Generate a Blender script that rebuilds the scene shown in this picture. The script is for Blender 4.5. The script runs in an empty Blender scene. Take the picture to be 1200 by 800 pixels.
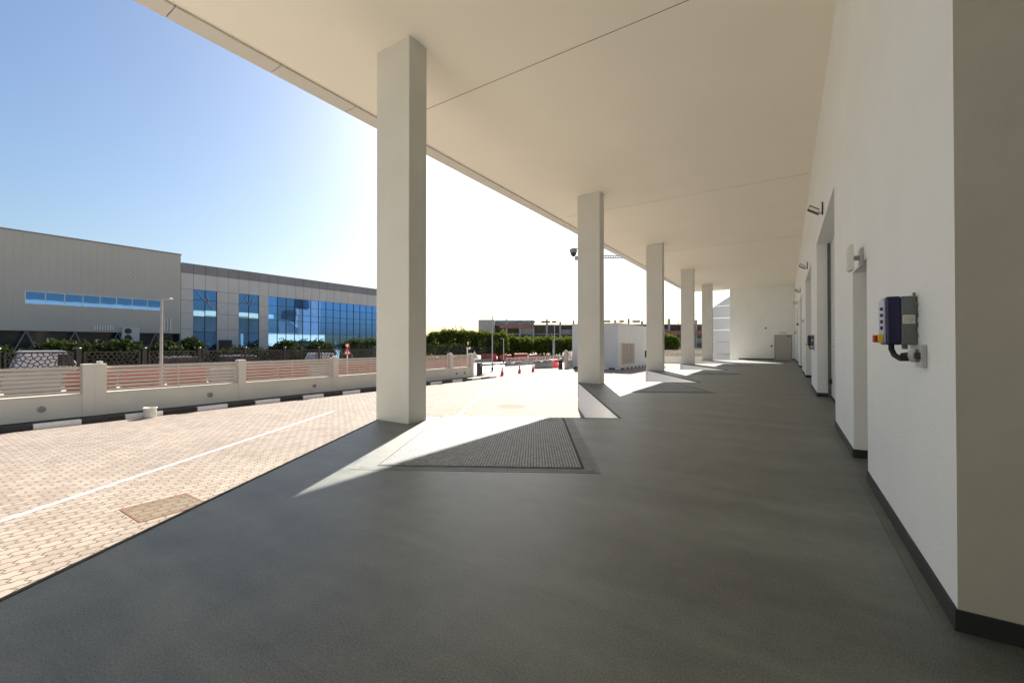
import bpy, math, random
from mathutils import Vector, Matrix
R = math.radians
rnd = random.Random(7)
sc = bpy.context.scene
COL = sc.collection

# ------------------------------------------------------------------ camera, sky, sun, exposure
cd = bpy.data.cameras.new('camera'); cam = bpy.data.objects.new('camera', cd); COL.objects.link(cam)
cam.location = (0, 0, 1.5)
cam.rotation_euler = (R(90.46), 0, R(33.0))
cd.sensor_width = 36; cd.sensor_fit = 'HORIZONTAL'; cd.lens = 36*495/1200
cd.clip_start = 0.05; cd.clip_end = 4000
sc.camera = cam
SUN_AZ, SUN_EL = -26.8, 32.6          # azimuth from +Y towards +X
w = bpy.data.worlds.new('World'); sc.world = w; w.use_nodes = True
nt = w.node_tree; nt.nodes.clear()
sky = nt.nodes.new('ShaderNodeTexSky'); sky.sky_type = 'NISHITA'; sky.sun_disc = False
sky.sun_elevation = R(SUN_EL); sky.sun_rotation = R(SUN_AZ)
sky.air_density = 1.25; sky.dust_density = 2.0; sky.ozone_density = 5.0; sky.altitude = 0
bg = nt.nodes.new('ShaderNodeBackground'); bg.inputs['Strength'].default_value = 0.048
wo = nt.nodes.new('ShaderNodeOutputWorld')
nt.links.new(sky.outputs[0], bg.inputs[0]); nt.links.new(bg.outputs[0], wo.inputs[0])
sd = bpy.data.lights.new('sun', 'SUN'); sd.energy = 4.8; sd.angle = R(0.5); sd.color = (1.0, 0.955, 0.84)
so = bpy.data.objects.new('sun', sd); COL.objects.link(so)
dir_to = Vector((math.sin(R(SUN_AZ))*math.cos(R(SUN_EL)), math.cos(R(SUN_AZ))*math.cos(R(SUN_EL)), math.sin(R(SUN_EL))))
so.rotation_euler = (-dir_to).to_track_quat('-Z', 'Y').to_euler()
so.location = (-20, 30, 60)
sc.view_settings.view_transform = 'Standard'; sc.view_settings.look = 'None'
sc.view_settings.exposure = 1.6; sc.view_settings.gamma = 1.0; sc.view_settings.use_curve_mapping = False
sc.cycles.max_bounces = 10; sc.cycles.diffuse_bounces = 6; sc.cycles.glossy_bounces = 4

# ------------------------------------------------------------------ materials
def mat(name, col, rough=0.6, var=0.08, scale=3.0, bump=0.0, bscale=60.0, metal=0.0, spec=0.5, col2=None, stretch=None, detail=5):
    m = bpy.data.materials.new(name); m.use_nodes = True
    t = m.node_tree; b = t.nodes['Principled BSDF']
    b.inputs['Roughness'].default_value = rough; b.inputs['Metallic'].default_value = metal
    b.inputs['Specular IOR Level'].default_value = spec
    tc = t.nodes.new('ShaderNodeTexCoord'); mp = t.nodes.new('ShaderNodeMapping')
    t.links.new(tc.outputs['Object'], mp.inputs[0])
    if stretch: mp.inputs['Scale'].default_value = stretch
    n = t.nodes.new('ShaderNodeTexNoise'); n.inputs['Scale'].default_value = scale; n.inputs['Detail'].default_value = detail
    n.inputs['Roughness'].default_value = 0.6
    t.links.new(mp.outputs[0], n.inputs['Vector'])
    cr = t.nodes.new('ShaderNodeValToRGB')
    a = col; c2 = col2 or tuple(min(1, x*(1+var)) for x in col); c1 = col if col2 else tuple(x*(1-var) for x in col)
    cr.color_ramp.elements[0].position = 0.3; cr.color_ramp.elements[1].position = 0.7
    cr.color_ramp.elements[0].color = (*c1, 1); cr.color_ramp.elements[1].color = (*c2, 1)
    t.links.new(n.outputs['Fac'], cr.inputs[0]); t.links.new(cr.outputs[0], b.inputs['Base Color'])
    if bump:
        n2 = t.nodes.new('ShaderNodeTexNoise'); n2.inputs['Scale'].default_value = bscale; n2.inputs['Detail'].default_value = 4
        t.links.new(tc.outputs['Object'], n2.inputs['Vector'])
        bp = t.nodes.new('ShaderNodeBump'); bp.inputs['Strength'].default_value = bump; bp.inputs['Distance'].default_value = 0.01
        t.links.new(n2.outputs['Fac'], bp.inputs['Height']); t.links.new(bp.outputs[0], b.inputs['Normal'])
    return m

M = {}
M['wall'] = mat('white_render', (0.82, 0.835, 0.82), 0.7, 0.03, 0.8, 0.45, 70)
M['pier'] = mat('pier_rough_render_shaded', (0.50, 0.485, 0.42), 0.85, 0.05, 3, 0.45, 80)  # rough beige render, its colour also darkened to stand in for shade
M['rib'] = mat('rib_steel', (0.27, 0.275, 0.28), 0.62, 0.35, 14, 0.4, 60, spec=0.4)
M['soffit'] = mat('soffit_paint', (0.89, 0.85, 0.735), 0.75, 0.02, 0.5, 0.06, 120)
M['column'] = mat('column_paint', (0.64, 0.635, 0.585), 0.65, 0.03, 1.2, 0.12, 110)
M['fascia'] = mat('fascia_panel', (0.62, 0.60, 0.54), 0.45, 0.02, 1.0)
M['dark'] = mat('dark_gap', (0.015, 0.015, 0.016), 0.8)
M['skirting'] = mat('dark_skirting', (0.022, 0.024, 0.024), 0.6, 0.15, 4)
M['edge'] = mat('dark_edge_strip', (0.075, 0.078, 0.075), 0.8, 0.2, 6, spec=0.2)
M['steel'] = mat('plate_steel', (0.11, 0.112, 0.115), 0.7, 0.3, 9, 0.2, 40, spec=0.3)
M['frame_steel'] = mat('frame_steel', (0.125, 0.13, 0.125), 0.6, 0.2, 5)
M['rubber'] = mat('rubber', (0.02, 0.02, 0.02), 0.8, 0.2, 10)
M['door'] = mat('door_grey_beige', (0.42, 0.40, 0.36), 0.5, 0.03, 2)
M['shutter'] = mat('shutter_white', (0.62, 0.62, 0.60), 0.45, 0.03, 2)
M['white'] = mat('white_paint', (0.78, 0.77, 0.74), 0.5, 0.05, 6)
M['black'] = mat('black_paint', (0.02, 0.02, 0.022), 0.5, 0.2, 6)
M['blackmetal'] = mat('black_metal', (0.03, 0.03, 0.032), 0.4, 0.2, 6)
M['cream'] = mat('cream_wall', (0.72, 0.68, 0.585), 0.75, 0.05, 0.7, 0.15, 60)
M['cream_metal'] = mat('cream_slat', (0.64, 0.54, 0.44), 0.5, 0.05, 3)
M['bronze'] = mat('bronze_screen', (0.04, 0.034, 0.03), 0.5, 0.2, 5)
M['grey_metal'] = mat('grey_metal', (0.32, 0.32, 0.32), 0.45, 0.08, 5, metal=0.3)
M['galv'] = mat('galvanised', (0.42, 0.43, 0.43), 0.45, 0.1, 5, metal=0.5)
M['blue'] = mat('navy_plastic', (0.007, 0.006, 0.055), 0.35, 0.1, 8)
M['violet'] = mat('pale_violet_panel', (0.36, 0.36, 0.56), 0.4, 0.06, 8)
M['grey_plastic'] = mat('grey_plastic', (0.13, 0.15, 0.15), 0.45, 0.06, 8)
M['lightgrey'] = mat('light_grey_plastic', (0.45, 0.46, 0.46), 0.4, 0.06, 8)
M['red'] = mat('red_plastic', (0.42, 0.03, 0.025), 0.4, 0.12, 4)
M['redpink'] = mat('pink_red_plastic', (0.75, 0.06, 0.12), 0.45, 0.1, 4)
M['yellow'] = mat('yellow_plastic', (0.75, 0.48, 0.02), 0.4, 0.08, 8)
M['orange'] = mat('orange_cone', (0.80, 0.07, 0.03), 0.5, 0.12, 8)
M['label'] = mat('paper_label', (0.6, 0.6, 0.52), 0.6, 0.05, 20)
M['concrete'] = mat('concrete', (0.36, 0.35, 0.33), 0.85, 0.2, 1.2, 0.4, 25)
M['soil'] = mat('dark_soil', (0.035, 0.03, 0.025), 0.95, 0.3, 8, 0.6, 30)
M['concrete_dark'] = mat('concrete_raw', (0.29, 0.28, 0.27), 0.9, 0.25, 0.8, 0.3, 8)  # colour lightened to stand in for haze over the distant construction frames
M['brick_red'] = mat('red_blockwork', (0.33, 0.15, 0.11), 0.9, 0.2, 1.2)
M['clad'] = mat('cladding_greige', (0.47, 0.45, 0.385), 0.55, 0.03, 0.25)
M['panel_light'] = mat('composite_panel_light', (0.56, 0.54, 0.50), 0.4, 0.06, 0.5)
M['panel_dark'] = mat('composite_panel_dark', (0.25, 0.235, 0.235), 0.4, 0.1, 0.5)
M['joint'] = mat('panel_joint', (0.05, 0.05, 0.055), 0.7)
M['dark_glass'] = mat('dark_glass', (0.03, 0.04, 0.05), 0.08, 0.1, 1)
M['kioskwall'] = mat('kiosk_paint', (0.70, 0.69, 0.66), 0.6, 0.04, 0.6, 0.1, 40)
M['sand'] = mat('sandy_ground', (0.40, 0.34, 0.26), 0.95, 0.2, 0.12, 0.4, 6)
M['road'] = mat('pale_concrete_road', (0.34, 0.325, 0.30), 0.85, 0.15, 0.5, 0.3, 30)
M['sidewalk_red'] = mat('red_pavers', (0.40, 0.17, 0.12), 0.85, 0.2, 2, 0.3, 30)
M['line'] = mat('road_paint', (0.78, 0.77, 0.74), 0.6, 0.1, 4, 0.2, 60)
M['trunk'] = mat('bark', (0.10, 0.075, 0.05), 0.9, 0.3, 6, 0.5, 20)
M['carwhite'] = mat('car_white', (0.62, 0.62, 0.64), 0.25, 0.02, 2)
M['carsilver'] = mat('car_silver', (0.40, 0.41, 0.43), 0.25, 0.02, 2, metal=0.4)
M['curved'] = mat('white_cladding', (0.68, 0.69, 0.69), 0.5, 0.04, 0.5)

def leaf_mat(name, c1, c2, tl=0.4):
    m = mat(name, c1, 0.85, col2=c2, scale=1.4, spec=0.08)
    b = m.node_tree.nodes['Principled BSDF']
    b.inputs['Subsurface Weight'].default_value = 0.0
    b.inputs['Transmission Weight'].default_value = 0.0
    t = m.node_tree
    tr = t.nodes.new('ShaderNodeBsdfTranslucent'); tr.inputs[0].default_value = (c2[0]*1.4, c2[1]*1.3, c2[2]*0.6, 1)
    mx = t.nodes.new('ShaderNodeMixShader'); mx.inputs[0].default_value = tl
    out = t.nodes['Material Output']
    t.links.new(b.outputs[0], mx.inputs[1]); t.links.new(tr.outputs[0], mx.inputs[2]); t.links.new(mx.outputs[0], out.inputs[0])
    return m
M['leaf'] = leaf_mat('leaf_green', (0.034, 0.062, 0.016), (0.105, 0.14, 0.03), 0.32)
M['leaf_dark'] = leaf_mat('leaf_dark', (0.018, 0.032, 0.012), (0.045, 0.065, 0.022), 0.15)

def node(t, ty, **kw):
    n = t.nodes.new(ty)
    for k, v in kw.items(): setattr(n, k, v)
    return n
def math_n(t, op, a, b=None):
    n = t.nodes.new('ShaderNodeMath'); n.operation = op
    for i, x in enumerate((a, b)):
        if x is None: continue
        if isinstance(x, (int, float)): n.inputs[i].default_value = x
        else: t.links.new(x, n.inputs[i])
    return n.outputs[0]

def floor_mat():
    m = bpy.data.materials.new('dock_floor_coating'); m.use_nodes = True; t = m.node_tree; b = t.nodes['Principled BSDF']
    tc = node(t, 'ShaderNodeTexCoord')
    mp = node(t, 'ShaderNodeMapping'); mp.inputs['Rotation'].default_value = (0, 0, R(-33)); mp.inputs['Scale'].default_value = (0.25, 1.3, 1)
    t.links.new(tc.outputs['Object'], mp.inputs[0])
    n1 = node(t, 'ShaderNodeTexNoise'); n1.inputs['Scale'].default_value = 1.1; n1.inputs['Detail'].default_value = 7; n1.inputs['Roughness'].default_value = 0.62
    t.links.new(mp.outputs[0], n1.inputs['Vector'])
    n2 = node(t, 'ShaderNodeTexNoise'); n2.inputs['Scale'].default_value = 1.7; n2.inputs['Detail'].default_value = 8; n2.inputs['Roughness'].default_value = 0.7
    t.links.new(tc.outputs['Object'], n2.inputs['Vector'])
    n3 = node(t, 'ShaderNodeTexNoise'); n3.inputs['Scale'].default_value = 100; n3.inputs['Detail'].default_value = 2
    t.links.new(tc.outputs['Object'], n3.inputs['Vector'])
    s = math_n(t, 'ADD', math_n(t, 'MULTIPLY', n1.outputs['Fac'], 0.55), math_n(t, 'MULTIPLY', n2.outputs['Fac'], 0.45))
    s = math_n(t, 'ADD', s, math_n(t, 'MULTIPLY', math_n(t, 'SUBTRACT', n3.outputs['Fac'], 0.5), 0.7))
    cr = node(t, 'ShaderNodeValToRGB'); e = cr.color_ramp.elements
    e[0].position = 0.3; e[0].color = (0.066, 0.073, 0.067, 1); e[1].position = 0.72; e[1].color = (0.218, 0.231, 0.210, 1)
    t.links.new(s, cr.inputs[0])
    # scattered spots, scuffs and faint tyre rubber
    sp = node(t, 'ShaderNodeTexVoronoi'); sp.inputs['Scale'].default_value = 0.9; sp.inputs['Randomness'].default_value = 1.0
    t.links.new(tc.outputs['Object'], sp.inputs['Vector'])
    sm = node(t, 'ShaderNodeMapRange'); sm.inputs[1].default_value = 0.012; sm.inputs[2].default_value = 0.022; sm.inputs[3].default_value = 0.35; sm.inputs[4].default_value = 1.0
    t.links.new(sp.outputs['Distance'], sm.inputs[0])
    wv = node(t, 'ShaderNodeTexNoise'); wv.inputs['Scale'].default_value = 0.8; wv.inputs['Detail'].default_value = 10; wv.inputs['Roughness'].default_value = 0.8
    mp2 = node(t, 'ShaderNodeMapping'); mp2.inputs['Rotation'].default_value = (0, 0, R(-60)); mp2.inputs['Scale'].default_value = (0.12, 3.0, 1)
    t.links.new(tc.outputs['Object'], mp2.inputs[0]); t.links.new(mp2.outputs[0], wv.inputs['Vector'])
    wm = node(t, 'ShaderNodeMapRange'); wm.inputs[1].default_value = 0.56; wm.inputs[2].default_value = 0.70; wm.inputs[3].default_value = 1.0; wm.inputs[4].default_value = 0.72
    t.links.new(wv.outputs['Fac'], wm.inputs[0])
    dm = math_n(t, 'MULTIPLY', sm.outputs[0], wm.outputs[0])
    mx = node(t, 'ShaderNodeMix', data_type='RGBA', blend_type='MULTIPLY'); mx.inputs[0].default_value = 1
    t.links.new(cr.outputs[0], mx.inputs[6]); t.links.new(dm, mx.inputs[7]); t.links.new(mx.outputs[2], b.inputs['Base Color'])
    mr = node(t, 'ShaderNodeMapRange'); mr.inputs[3].default_value = 0.36; mr.inputs[4].default_value = 0.60
    t.links.new(s, mr.inputs[0]); t.links.new(mr.outputs[0], b.inputs['Roughness'])
    b.inputs['Specular IOR Level'].default_value = 0.45
    bp = node(t, 'ShaderNodeBump'); bp.inputs['Strength'].default_value = 0.10; bp.inputs['Distance'].default_value = 0.003
    t.links.new(n3.outputs['Fac'], bp.inputs['Height']); t.links.new(bp.outputs[0], b.inputs['Normal'])
    return m
M['floor'] = floor_mat()

def paver_mat(name, ca, cb, cm):
    m = bpy.data.materials.new(name); m.use_nodes = True; t = m.node_tree; b = t.nodes['Principled BSDF']
    tc = node(t, 'ShaderNodeTexCoord'); sp = node(t, 'ShaderNodeSeparateXYZ'); t.links.new(tc.outputs['Object'], sp.inputs[0])
    # zigzag edged interlocking blocks laid in rows along Y
    tri = math_n(t, 'PINGPONG', sp.outputs['X'], 0.055)
    y2 = math_n(t, 'ADD', sp.outputs['Y'], math_n(t, 'MULTIPLY', tri, 0.8))
    tri2 = math_n(t, 'PINGPONG', sp.outputs['Y'], 0.055)
    x2 = math_n(t, 'ADD', sp.outputs['X'], math_n(t, 'MULTIPLY', tri2, 0.35))
    cb_ = node(t, 'ShaderNodeCombineXYZ'); t.links.new(y2, cb_.inputs[0]); t.links.new(x2, cb_.inputs[1])
    br = node(t, 'ShaderNodeTexBrick'); br.offset = 0.5; br.squash = 1.0
    br.inputs['Scale'].default_value = 1.0; br.inputs['Mortar Size'].default_value = 0.0095; br.inputs['Mortar Smooth'].default_value = 0.2
    br.inputs['Brick Width'].default_value = 0.225; br.inputs['Row Height'].default_value = 0.165; br.inputs['Bias'].default_value = 0.0
    br.inputs['Color1'].default_value = (*ca, 1); br.inputs['Color2'].default_value = (*cb, 1); br.inputs['Mortar'].default_value = (*cm, 1)
    t.links.new(cb_.outputs[0], br.inputs['Vector'])
    n = node(t, 'ShaderNodeTexNoise'); n.inputs['Scale'].default_value = 0.35; n.inputs['Detail'].default_value = 8; n.inputs['Roughness'].default_value = 0.65
    t.links.new(tc.outputs['Object'], n.inputs['Vector'])
    n2 = node(t, 'ShaderNodeTexNoise'); n2.inputs['Scale'].default_value = 45; n2.inputs['Detail'].default_value = 3
    t.links.new(tc.outputs['Object'], n2.inputs['Vector'])
    v = math_n(t, 'ADD', math_n(t, 'MULTIPLY', n.outputs['Fac'], 0.6), math_n(t, 'MULTIPLY', n2.outputs['Fac'], 0.35))
    n4 = node(t, 'ShaderNodeTexNoise'); n4.inputs['Scale'].default_value = 2.3; n4.inputs['Detail'].default_value = 6; n4.inputs['Roughness'].default_value = 0.75
    t.links.new(tc.outputs['Object'], n4.inputs['Vector'])
    sp4 = node(t, 'ShaderNodeMapRange'); sp4.inputs[1].default_value = 0.62; sp4.inputs[2].default_value = 0.74; sp4.inputs[3].default_value = 0.0; sp4.inputs[4].default_value = 0.22
    t.links.new(n4.outputs['Fac'], sp4.inputs[0])
    v = math_n(t, 'SUBTRACT', math_n(t, 'ADD', v, 0.54), sp4.outputs[0])
    mx = node(t, 'ShaderNodeMix', data_type='RGBA', blend_type='MULTIPLY'); mx.inputs[0].default_value = 1
    t.links.new(br.outputs['Color'], mx.inputs[6]); t.links.new(v, mx.inputs[7])
    t.links.new(mx.outputs[2], b.inputs['Base Color'])
    b.inputs['Roughness'].default_value = 0.85; b.inputs['Specular IOR Level'].default_value = 0.25
    bp = node(t, 'ShaderNodeBump'); bp.inputs['Strength'].default_value = 0.6; bp.inputs['Distance'].default_value = 0.008
    inv = math_n(t, 'SUBTRACT', 1.0, br.outputs['Fac'])
    hh = math_n(t, 'ADD', inv, math_n(t, 'MULTIPLY', n2.outputs['Fac'], 0.25))
    t.links.new(hh, bp.inputs['Height']); t.links.new(bp.outputs[0], b.inputs['Normal'])
    return m
M['paver'] = paver_mat('interlock_pavers', (0.325, 0.268, 0.228), (0.25, 0.202, 0.17), (0.09, 0.062, 0.045))
M['paver_cover'] = paver_mat('infill_cover_pavers', (0.20, 0.15, 0.105), (0.165, 0.122, 0.085), (0.06, 0.045, 0.03))
M['rust'] = mat('rusty_frame', (0.16, 0.06, 0.035), 0.8, 0.3, 12)

def glass_mat(name, tint, wob=0.0):
    m = bpy.data.materials.new(name); m.use_nodes = True; t = m.node_tree; b = t.nodes['Principled BSDF']
    b.inputs['Base Color'].default_value = (*tint, 1); b.inputs['Metallic'].default_value = 0.92; b.inputs['Roughness'].default_value = 0.03
    tc = node(t, 'ShaderNodeTexCoord'); n = node(t, 'ShaderNodeTexNoise'); n.inputs['Scale'].default_value = 0.5; n.inputs['Detail'].default_value = 2
    t.links.new(tc.outputs['Object'], n.inputs['Vector'])
    bp = node(t, 'ShaderNodeBump'); bp.inputs['Strength'].default_value = wob; bp.inputs['Distance'].default_value = 0.05
    t.links.new(n.outputs['Fac'], bp.inputs['Height']); t.links.new(bp.outputs[0], b.inputs['Normal'])
    return m
M['glass'] = glass_mat('blue_reflective_glass', (0.17, 0.43, 1.0), 0.05)
M['glass_dark'] = glass_mat('deep_blue_glass', (0.12, 0.28, 0.58), 0.04)
M['glass_pale'] = glass_mat('pale_blue_glass', (0.30, 0.54, 0.80), 0.05)

# ------------------------------------------------------------------ mesh helpers
class MB:
    def __init__(s): s.v = []; s.f = []; s.mi = []; s.sm = []
    def add(s, vs, fs, mi=0, smooth=False):
        o = len(s.v); s.v += [tuple(v) for v in vs]
        for f in fs: s.f.append(tuple(i+o for i in f)); s.mi.append(mi); s.sm.append(smooth)
        return s
    def box(s, x0, x1, y0, y1, z0, z1, mi=0, mtx=None):
        vs = [(x, y, z) for z in (z0, z1) for y in (y0, y1) for x in (x0, x1)]
        if mtx is not None: vs = [tuple(mtx @ Vector(v)) for v in vs]
        return s.add(vs, [(0,2,3,1),(4,5,7,6),(0,1,5,4),(2,6,7,3),(0,4,6,2),(1,3,7,5)], mi)
    def bar(s, p, q, wd, ht, mi=0, up=(0,0,1)):
        p = Vector(p); q = Vector(q); d = (q-p).normalized(); u = Vector(up)
        if abs(d.dot(u)) > .98: u = Vector((1,0,0))
        a = d.cross(u).normalized()*wd/2; b = a.cross(d).normalized()*ht/2
        vs = [e+i*a+j*b for e in (p, q) for j in (-1, 1) for i in (-1, 1)]
        return s.add(vs, [(0,1,3,2),(4,6,7,5),(0,4,5,1),(2,3,7,6),(0,2,6,4),(1,5,7,3)], mi)
    def quad(s, a, b, c, d, mi=0): return s.add([a,b,c,d], [(0,1,2,3)], mi)
    def prism(s, pts, z0, z1, mi=0, side_mi=None):
        n = len(pts); vs = [(x,y,z0) for x,y in pts]+[(x,y,z1) for x,y in pts]
        s.add(vs, [tuple(range(n-1,-1,-1)), tuple(range(n,2*n))], mi)
        o = len(s.v)-2*n
        for i in range(n):
            j = (i+1) % n; s.f.append((o+i,o+j,o+n+j,o+n+i)); s.mi.append(mi if side_mi is None else side_mi); s.sm.append(False)
        return s
    def tube(s, pts, r, n=10, mi=0, caps=True):
        pts = [Vector(p) for p in pts]; rs = r if isinstance(r, (list, tuple)) else [r]*len(pts)
        vs = []; prev = None
        for k, p in enumerate(pts):
            d = (pts[min(k+1, len(pts)-1)]-pts[max(k-1, 0)]).normalized()
            if prev is None:
                u = Vector((0,0,1)) if abs(d.z) < .9 else Vector((1,0,0)); a = d.cross(u).normalized()
            else:
                a = (prev-d*prev.dot(d)).normalized()
            prev = a; b = d.cross(a)
            for i in range(n):
                t = 2*math.pi*i/n; vs.append(p+a*math.cos(t)*rs[k]+b*math.sin(t)*rs[k])
        fs = []
        for k in range(len(pts)-1):
            for i in range(n):
                j = (i+1) % n; fs.append((k*n+i, k*n+j, (k+1)*n+j, (k+1)*n+i))
        s.add(vs, fs, mi, True)
        if caps: s.add(vs[:n], [tuple(range(n-1,-1,-1))], mi); s.add(vs[-n:], [tuple(range(n))], mi)
        return s
    def lathe(s, prof, c=(0,0,0), n=20, mi=0):
        vs = []; fs = []
        for r_, z in prof:
            for i in range(n):
                t = 2*math.pi*i/n; vs.append((c[0]+r_*math.cos(t), c[1]+r_*math.sin(t), c[2]+z))
        for k in range(len(prof)-1):
            for i in range(n):
                j = (i+1) % n; fs.append((k*n+i, k*n+j, (k+1)*n+j, (k+1)*n+i))
        s.add(vs, fs, mi, True)
        s.add(vs[:n], [tuple(range(n-1,-1,-1))], mi); s.add(vs[-n:], [tuple(range(n))], mi)
        return s
    def mesh(s, name, mats, off=(0,0,0)):
        me = bpy.data.meshes.new(name)
        me.from_pydata([(x-off[0], y-off[1], z-off[2]) for x, y, z in s.v], [], s.f)
        for m in (mats if isinstance(mats, (list, tuple)) else [mats]): me.materials.append(M[m] if isinstance(m, str) else m)
        me.polygons.foreach_set('material_index', s.mi); me.polygons.foreach_set('use_smooth', s.sm); me.update()
        return me
    def build(s, name, mats, parent=None, off=None, bevel=0.0):
        """vertices given in world axes; made relative to the thing that carries them"""
        if off is None:
            off = Vector((0,0,0)); p = parent
            while p is not None: off += p.location; p = p.parent
        o = bpy.data.objects.new(name, s.mesh(name, mats, off)); COL.objects.link(o); o.parent = parent
        if bevel:
            b = o.modifiers.new('bevel', 'BEVEL'); b.width = bevel; b.segments = 2; b.limit_method = 'ANGLE'
        return o
    def local(s, name, mats, parent=None, bevel=0.0): return s.build(name, mats, parent, (0,0,0), bevel)

def tag(o, label, cat, group=None):
    o['label'] = label; o['category'] = cat
    if group: o['group'] = group
    return o
def thing(name, label, cat, loc=(0,0,0), rz=0, group=None):
    o = bpy.data.objects.new(name, None); COL.objects.link(o); o.empty_display_size = 0.2
    o.location = loc; o.rotation_euler = (0, 0, rz)
    return tag(o, label, cat, group)
def structure(o, kind='structure'): o['kind'] = kind; return o
def copy_tree(o, parent=None):
    c = o.copy(); COL.objects.link(c); c.parent = parent
    for ch in list(o.children): copy_tree(ch, c)
    return c
def dup(o, loc, label, rz=None, scale=None):
    c = copy_tree(o); c.location = loc; c['label'] = label
    if rz is not None: c.rotation_euler = (0, 0, rz)
    if scale: c.scale = scale if isinstance(scale, tuple) else (scale,)*3
    return c

def ang_xy(a, b): return math.atan2(b[1]-a[1], b[0]-a[0])
G = -1.03                    # yard level below the dock
CE = 7.41                    # soffit level
S30, C30 = 0.5, math.sqrt(3)/2
def uv(u, v): return (-S30*u + C30*v, C30*u + S30*v)
P = 9.8                      # column and sawtooth spacing
Y0, Y1 = -2.6, 50.0
U0, V0 = 8.735, -3.14

# ------------------------------------------------------------------ the setting
structure(MB().quad((-1500,-1500,G-.05),(1500,-1500,G-.05),(1500,1500,G-.05),(-1500,1500,G-.05)).build('ground', 'sand'))
structure(MB().quad((-18.86,-30,G),(4,-30,G),(4,90,G),(-18.86,90,G)).build('yard_paving', 'paver'))
structure(MB().quad((-22.6,27.2,G-.004),(-18.84,27.2,G-.004),(-18.84,41.2,G-.004),(-22.6,41.2,G-.004)).build('gate_apron', 'paver'))
structure(MB().quad((-37.2,-60,G-.03),(-23.4,-60,G-.03),(-23.4,160,G-.03),(-37.2,160,G-.03)).build('road', 'road'))
structure(MB().quad((-23.3,-60,G-.008),(-20.3,-60,G-.008),(-20.3,27.2,G-.008),(-23.3,27.2,G-.008))
          .quad((-23.3,41.2,G-.008),(-20.3,41.2,G-.008),(-20.3,160,G-.008),(-23.3,160,G-.008)).build('sidewalk', 'sidewalk_red'))

def saw_outline():
    pts = []
    k = -2
    def side_x(y, v): return (v - S30*y)/C30
    # start on the side line through inner corner k-1
    tips = [(-7.08, 5.99+P*i) for i in range(-2, 6)]
    pass
    for i in range(-1, 6):
        tx, ty = -7.08, 5.99+P*i
        ix, iy = tx + (-2.84+7.08), ty + (8.44-5.99)
        if i == -1:
            pts += [(tx+(Y0-ty)*C30/S30, Y0), (ix, iy)]; continue
        if ty > Y1:
            pts.append((side_x(Y1, V0+4.9*i), Y1)); break
        pts += [(tx, ty), (ix, iy)]
    pts += [(1.2, Y1), (1.2, 3.15), (2.8, 3.15), (2.8, Y0)]
    return pts
OUT = saw_outline()
fl = MB(); fl.prism(OUT, -0.03, 0.0); structure(fl.build('dock_floor', 'floor'))

# painted lane lines of the truck bays
ln = MB()
for i, (v, ua, ub) in enumerate([(-12.55, -12, 6.3), (-7.65, 0.3, 15.8), (-2.72, 8.95, 22.7), (2.02, 17.4, 30.3), (7.0, 25.9, 38), (11.9, 34.4, 47)]):
    a, b = uv(ua, v-.05), uv(ub, v-.05); c, d = uv(ub, v+.05), uv(ua, v+.05)
    ln.quad((*a, G+.004), (*d, G+.004), (*c, G+.004), (*b, G+.004))
structure(ln.build('lane_marking', 'line'))

# kerb with black and white blocks
kb = MB(); y = -20.3; i = 0
while y < 26.6:
    kb.box(-19.0, -18.85, y+.004, min(y+1.04, 26.8), G-.1, G+.16, i % 2); y += 1.05; i += 1
structure(kb.build('kerb', ['white', 'black'], bevel=.012))
structure(MB().quad((-20.4,-60,G+.12),(-19.0,-60,G+.12),(-19.0,26.9,G+.12),(-20.4,26.9,G+.12)).build('planting_strip', 'soil'))

# ------------------------------------------------------------------ the loading dock building
bld = thing('loading_dock_building', 'white loading dock building with deep flat canopy, slim columns and sawtooth dock edge', 'building', (-3.0, 20, 0))
WX = 0.75
doors = [(6.06, 7.22), (25.4, 26.5), (44.6, 45.7)]
shuts = [(9.72, 15.15), (18.5, 23.7), (29.0, 34.2), (37.8, 43.0)]
DOOR_H, SH_H = 2.46, 4.42
ys = sorted([3.15, Y1] + [e for d in doors+shuts for e in d])
wl = MB()
for a, b in zip(ys, ys[1:]):
    if (a, b) in doors: zb, dep = DOOR_H, .26
    elif (a, b) in shuts: zb, dep = SH_H, .36
    else: zb = None
    if zb is None:
        wl.quad((WX,b,0),(WX,a,0),(WX,a,CE),(WX,b,CE))
    else:
        wl.quad((WX,b,zb),(WX,a,zb),(WX,a,CE),(WX,b,CE))
        wl.quad((WX,a,zb),(WX,b,zb),(WX+dep,b,zb),(WX+dep,a,zb))
        wl.quad((WX,b,0),(WX,b,zb),(WX+dep,b,zb),(WX+dep,b,0))
        wl.quad((WX,a,zb),(WX,a,0),(WX+dep,a,0),(WX+dep,a,zb))
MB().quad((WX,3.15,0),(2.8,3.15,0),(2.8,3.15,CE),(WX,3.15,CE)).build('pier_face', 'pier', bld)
wl.quad((2.8,3.15,0),(2.8,Y0,0),(2.8,Y0,CE),(2.8,3.15,CE))
wl.build('wall', 'wall', bld)
MB().quad((2.8,Y0,G),(-8.8,Y0,G),(-8.8,Y0,CE),(2.8,Y0,CE)).quad((-8.8,Y0,G),(-8.8,Y0-.3,G),(-8.8,Y0-.3,CE),(-8.8,Y0,CE)).build('back_wall', 'wall', bld)
MB().quad((-5.0,Y1,0),(WX,Y1,0),(WX,Y1,CE),(-5.0,Y1,CE)).quad((-5.0,Y1,0),(-5.0,Y1,CE),(-5.0,Y1+.3,CE),(-5.0,Y1+.3,0)).build('end_wall', 'wall', bld)
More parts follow.
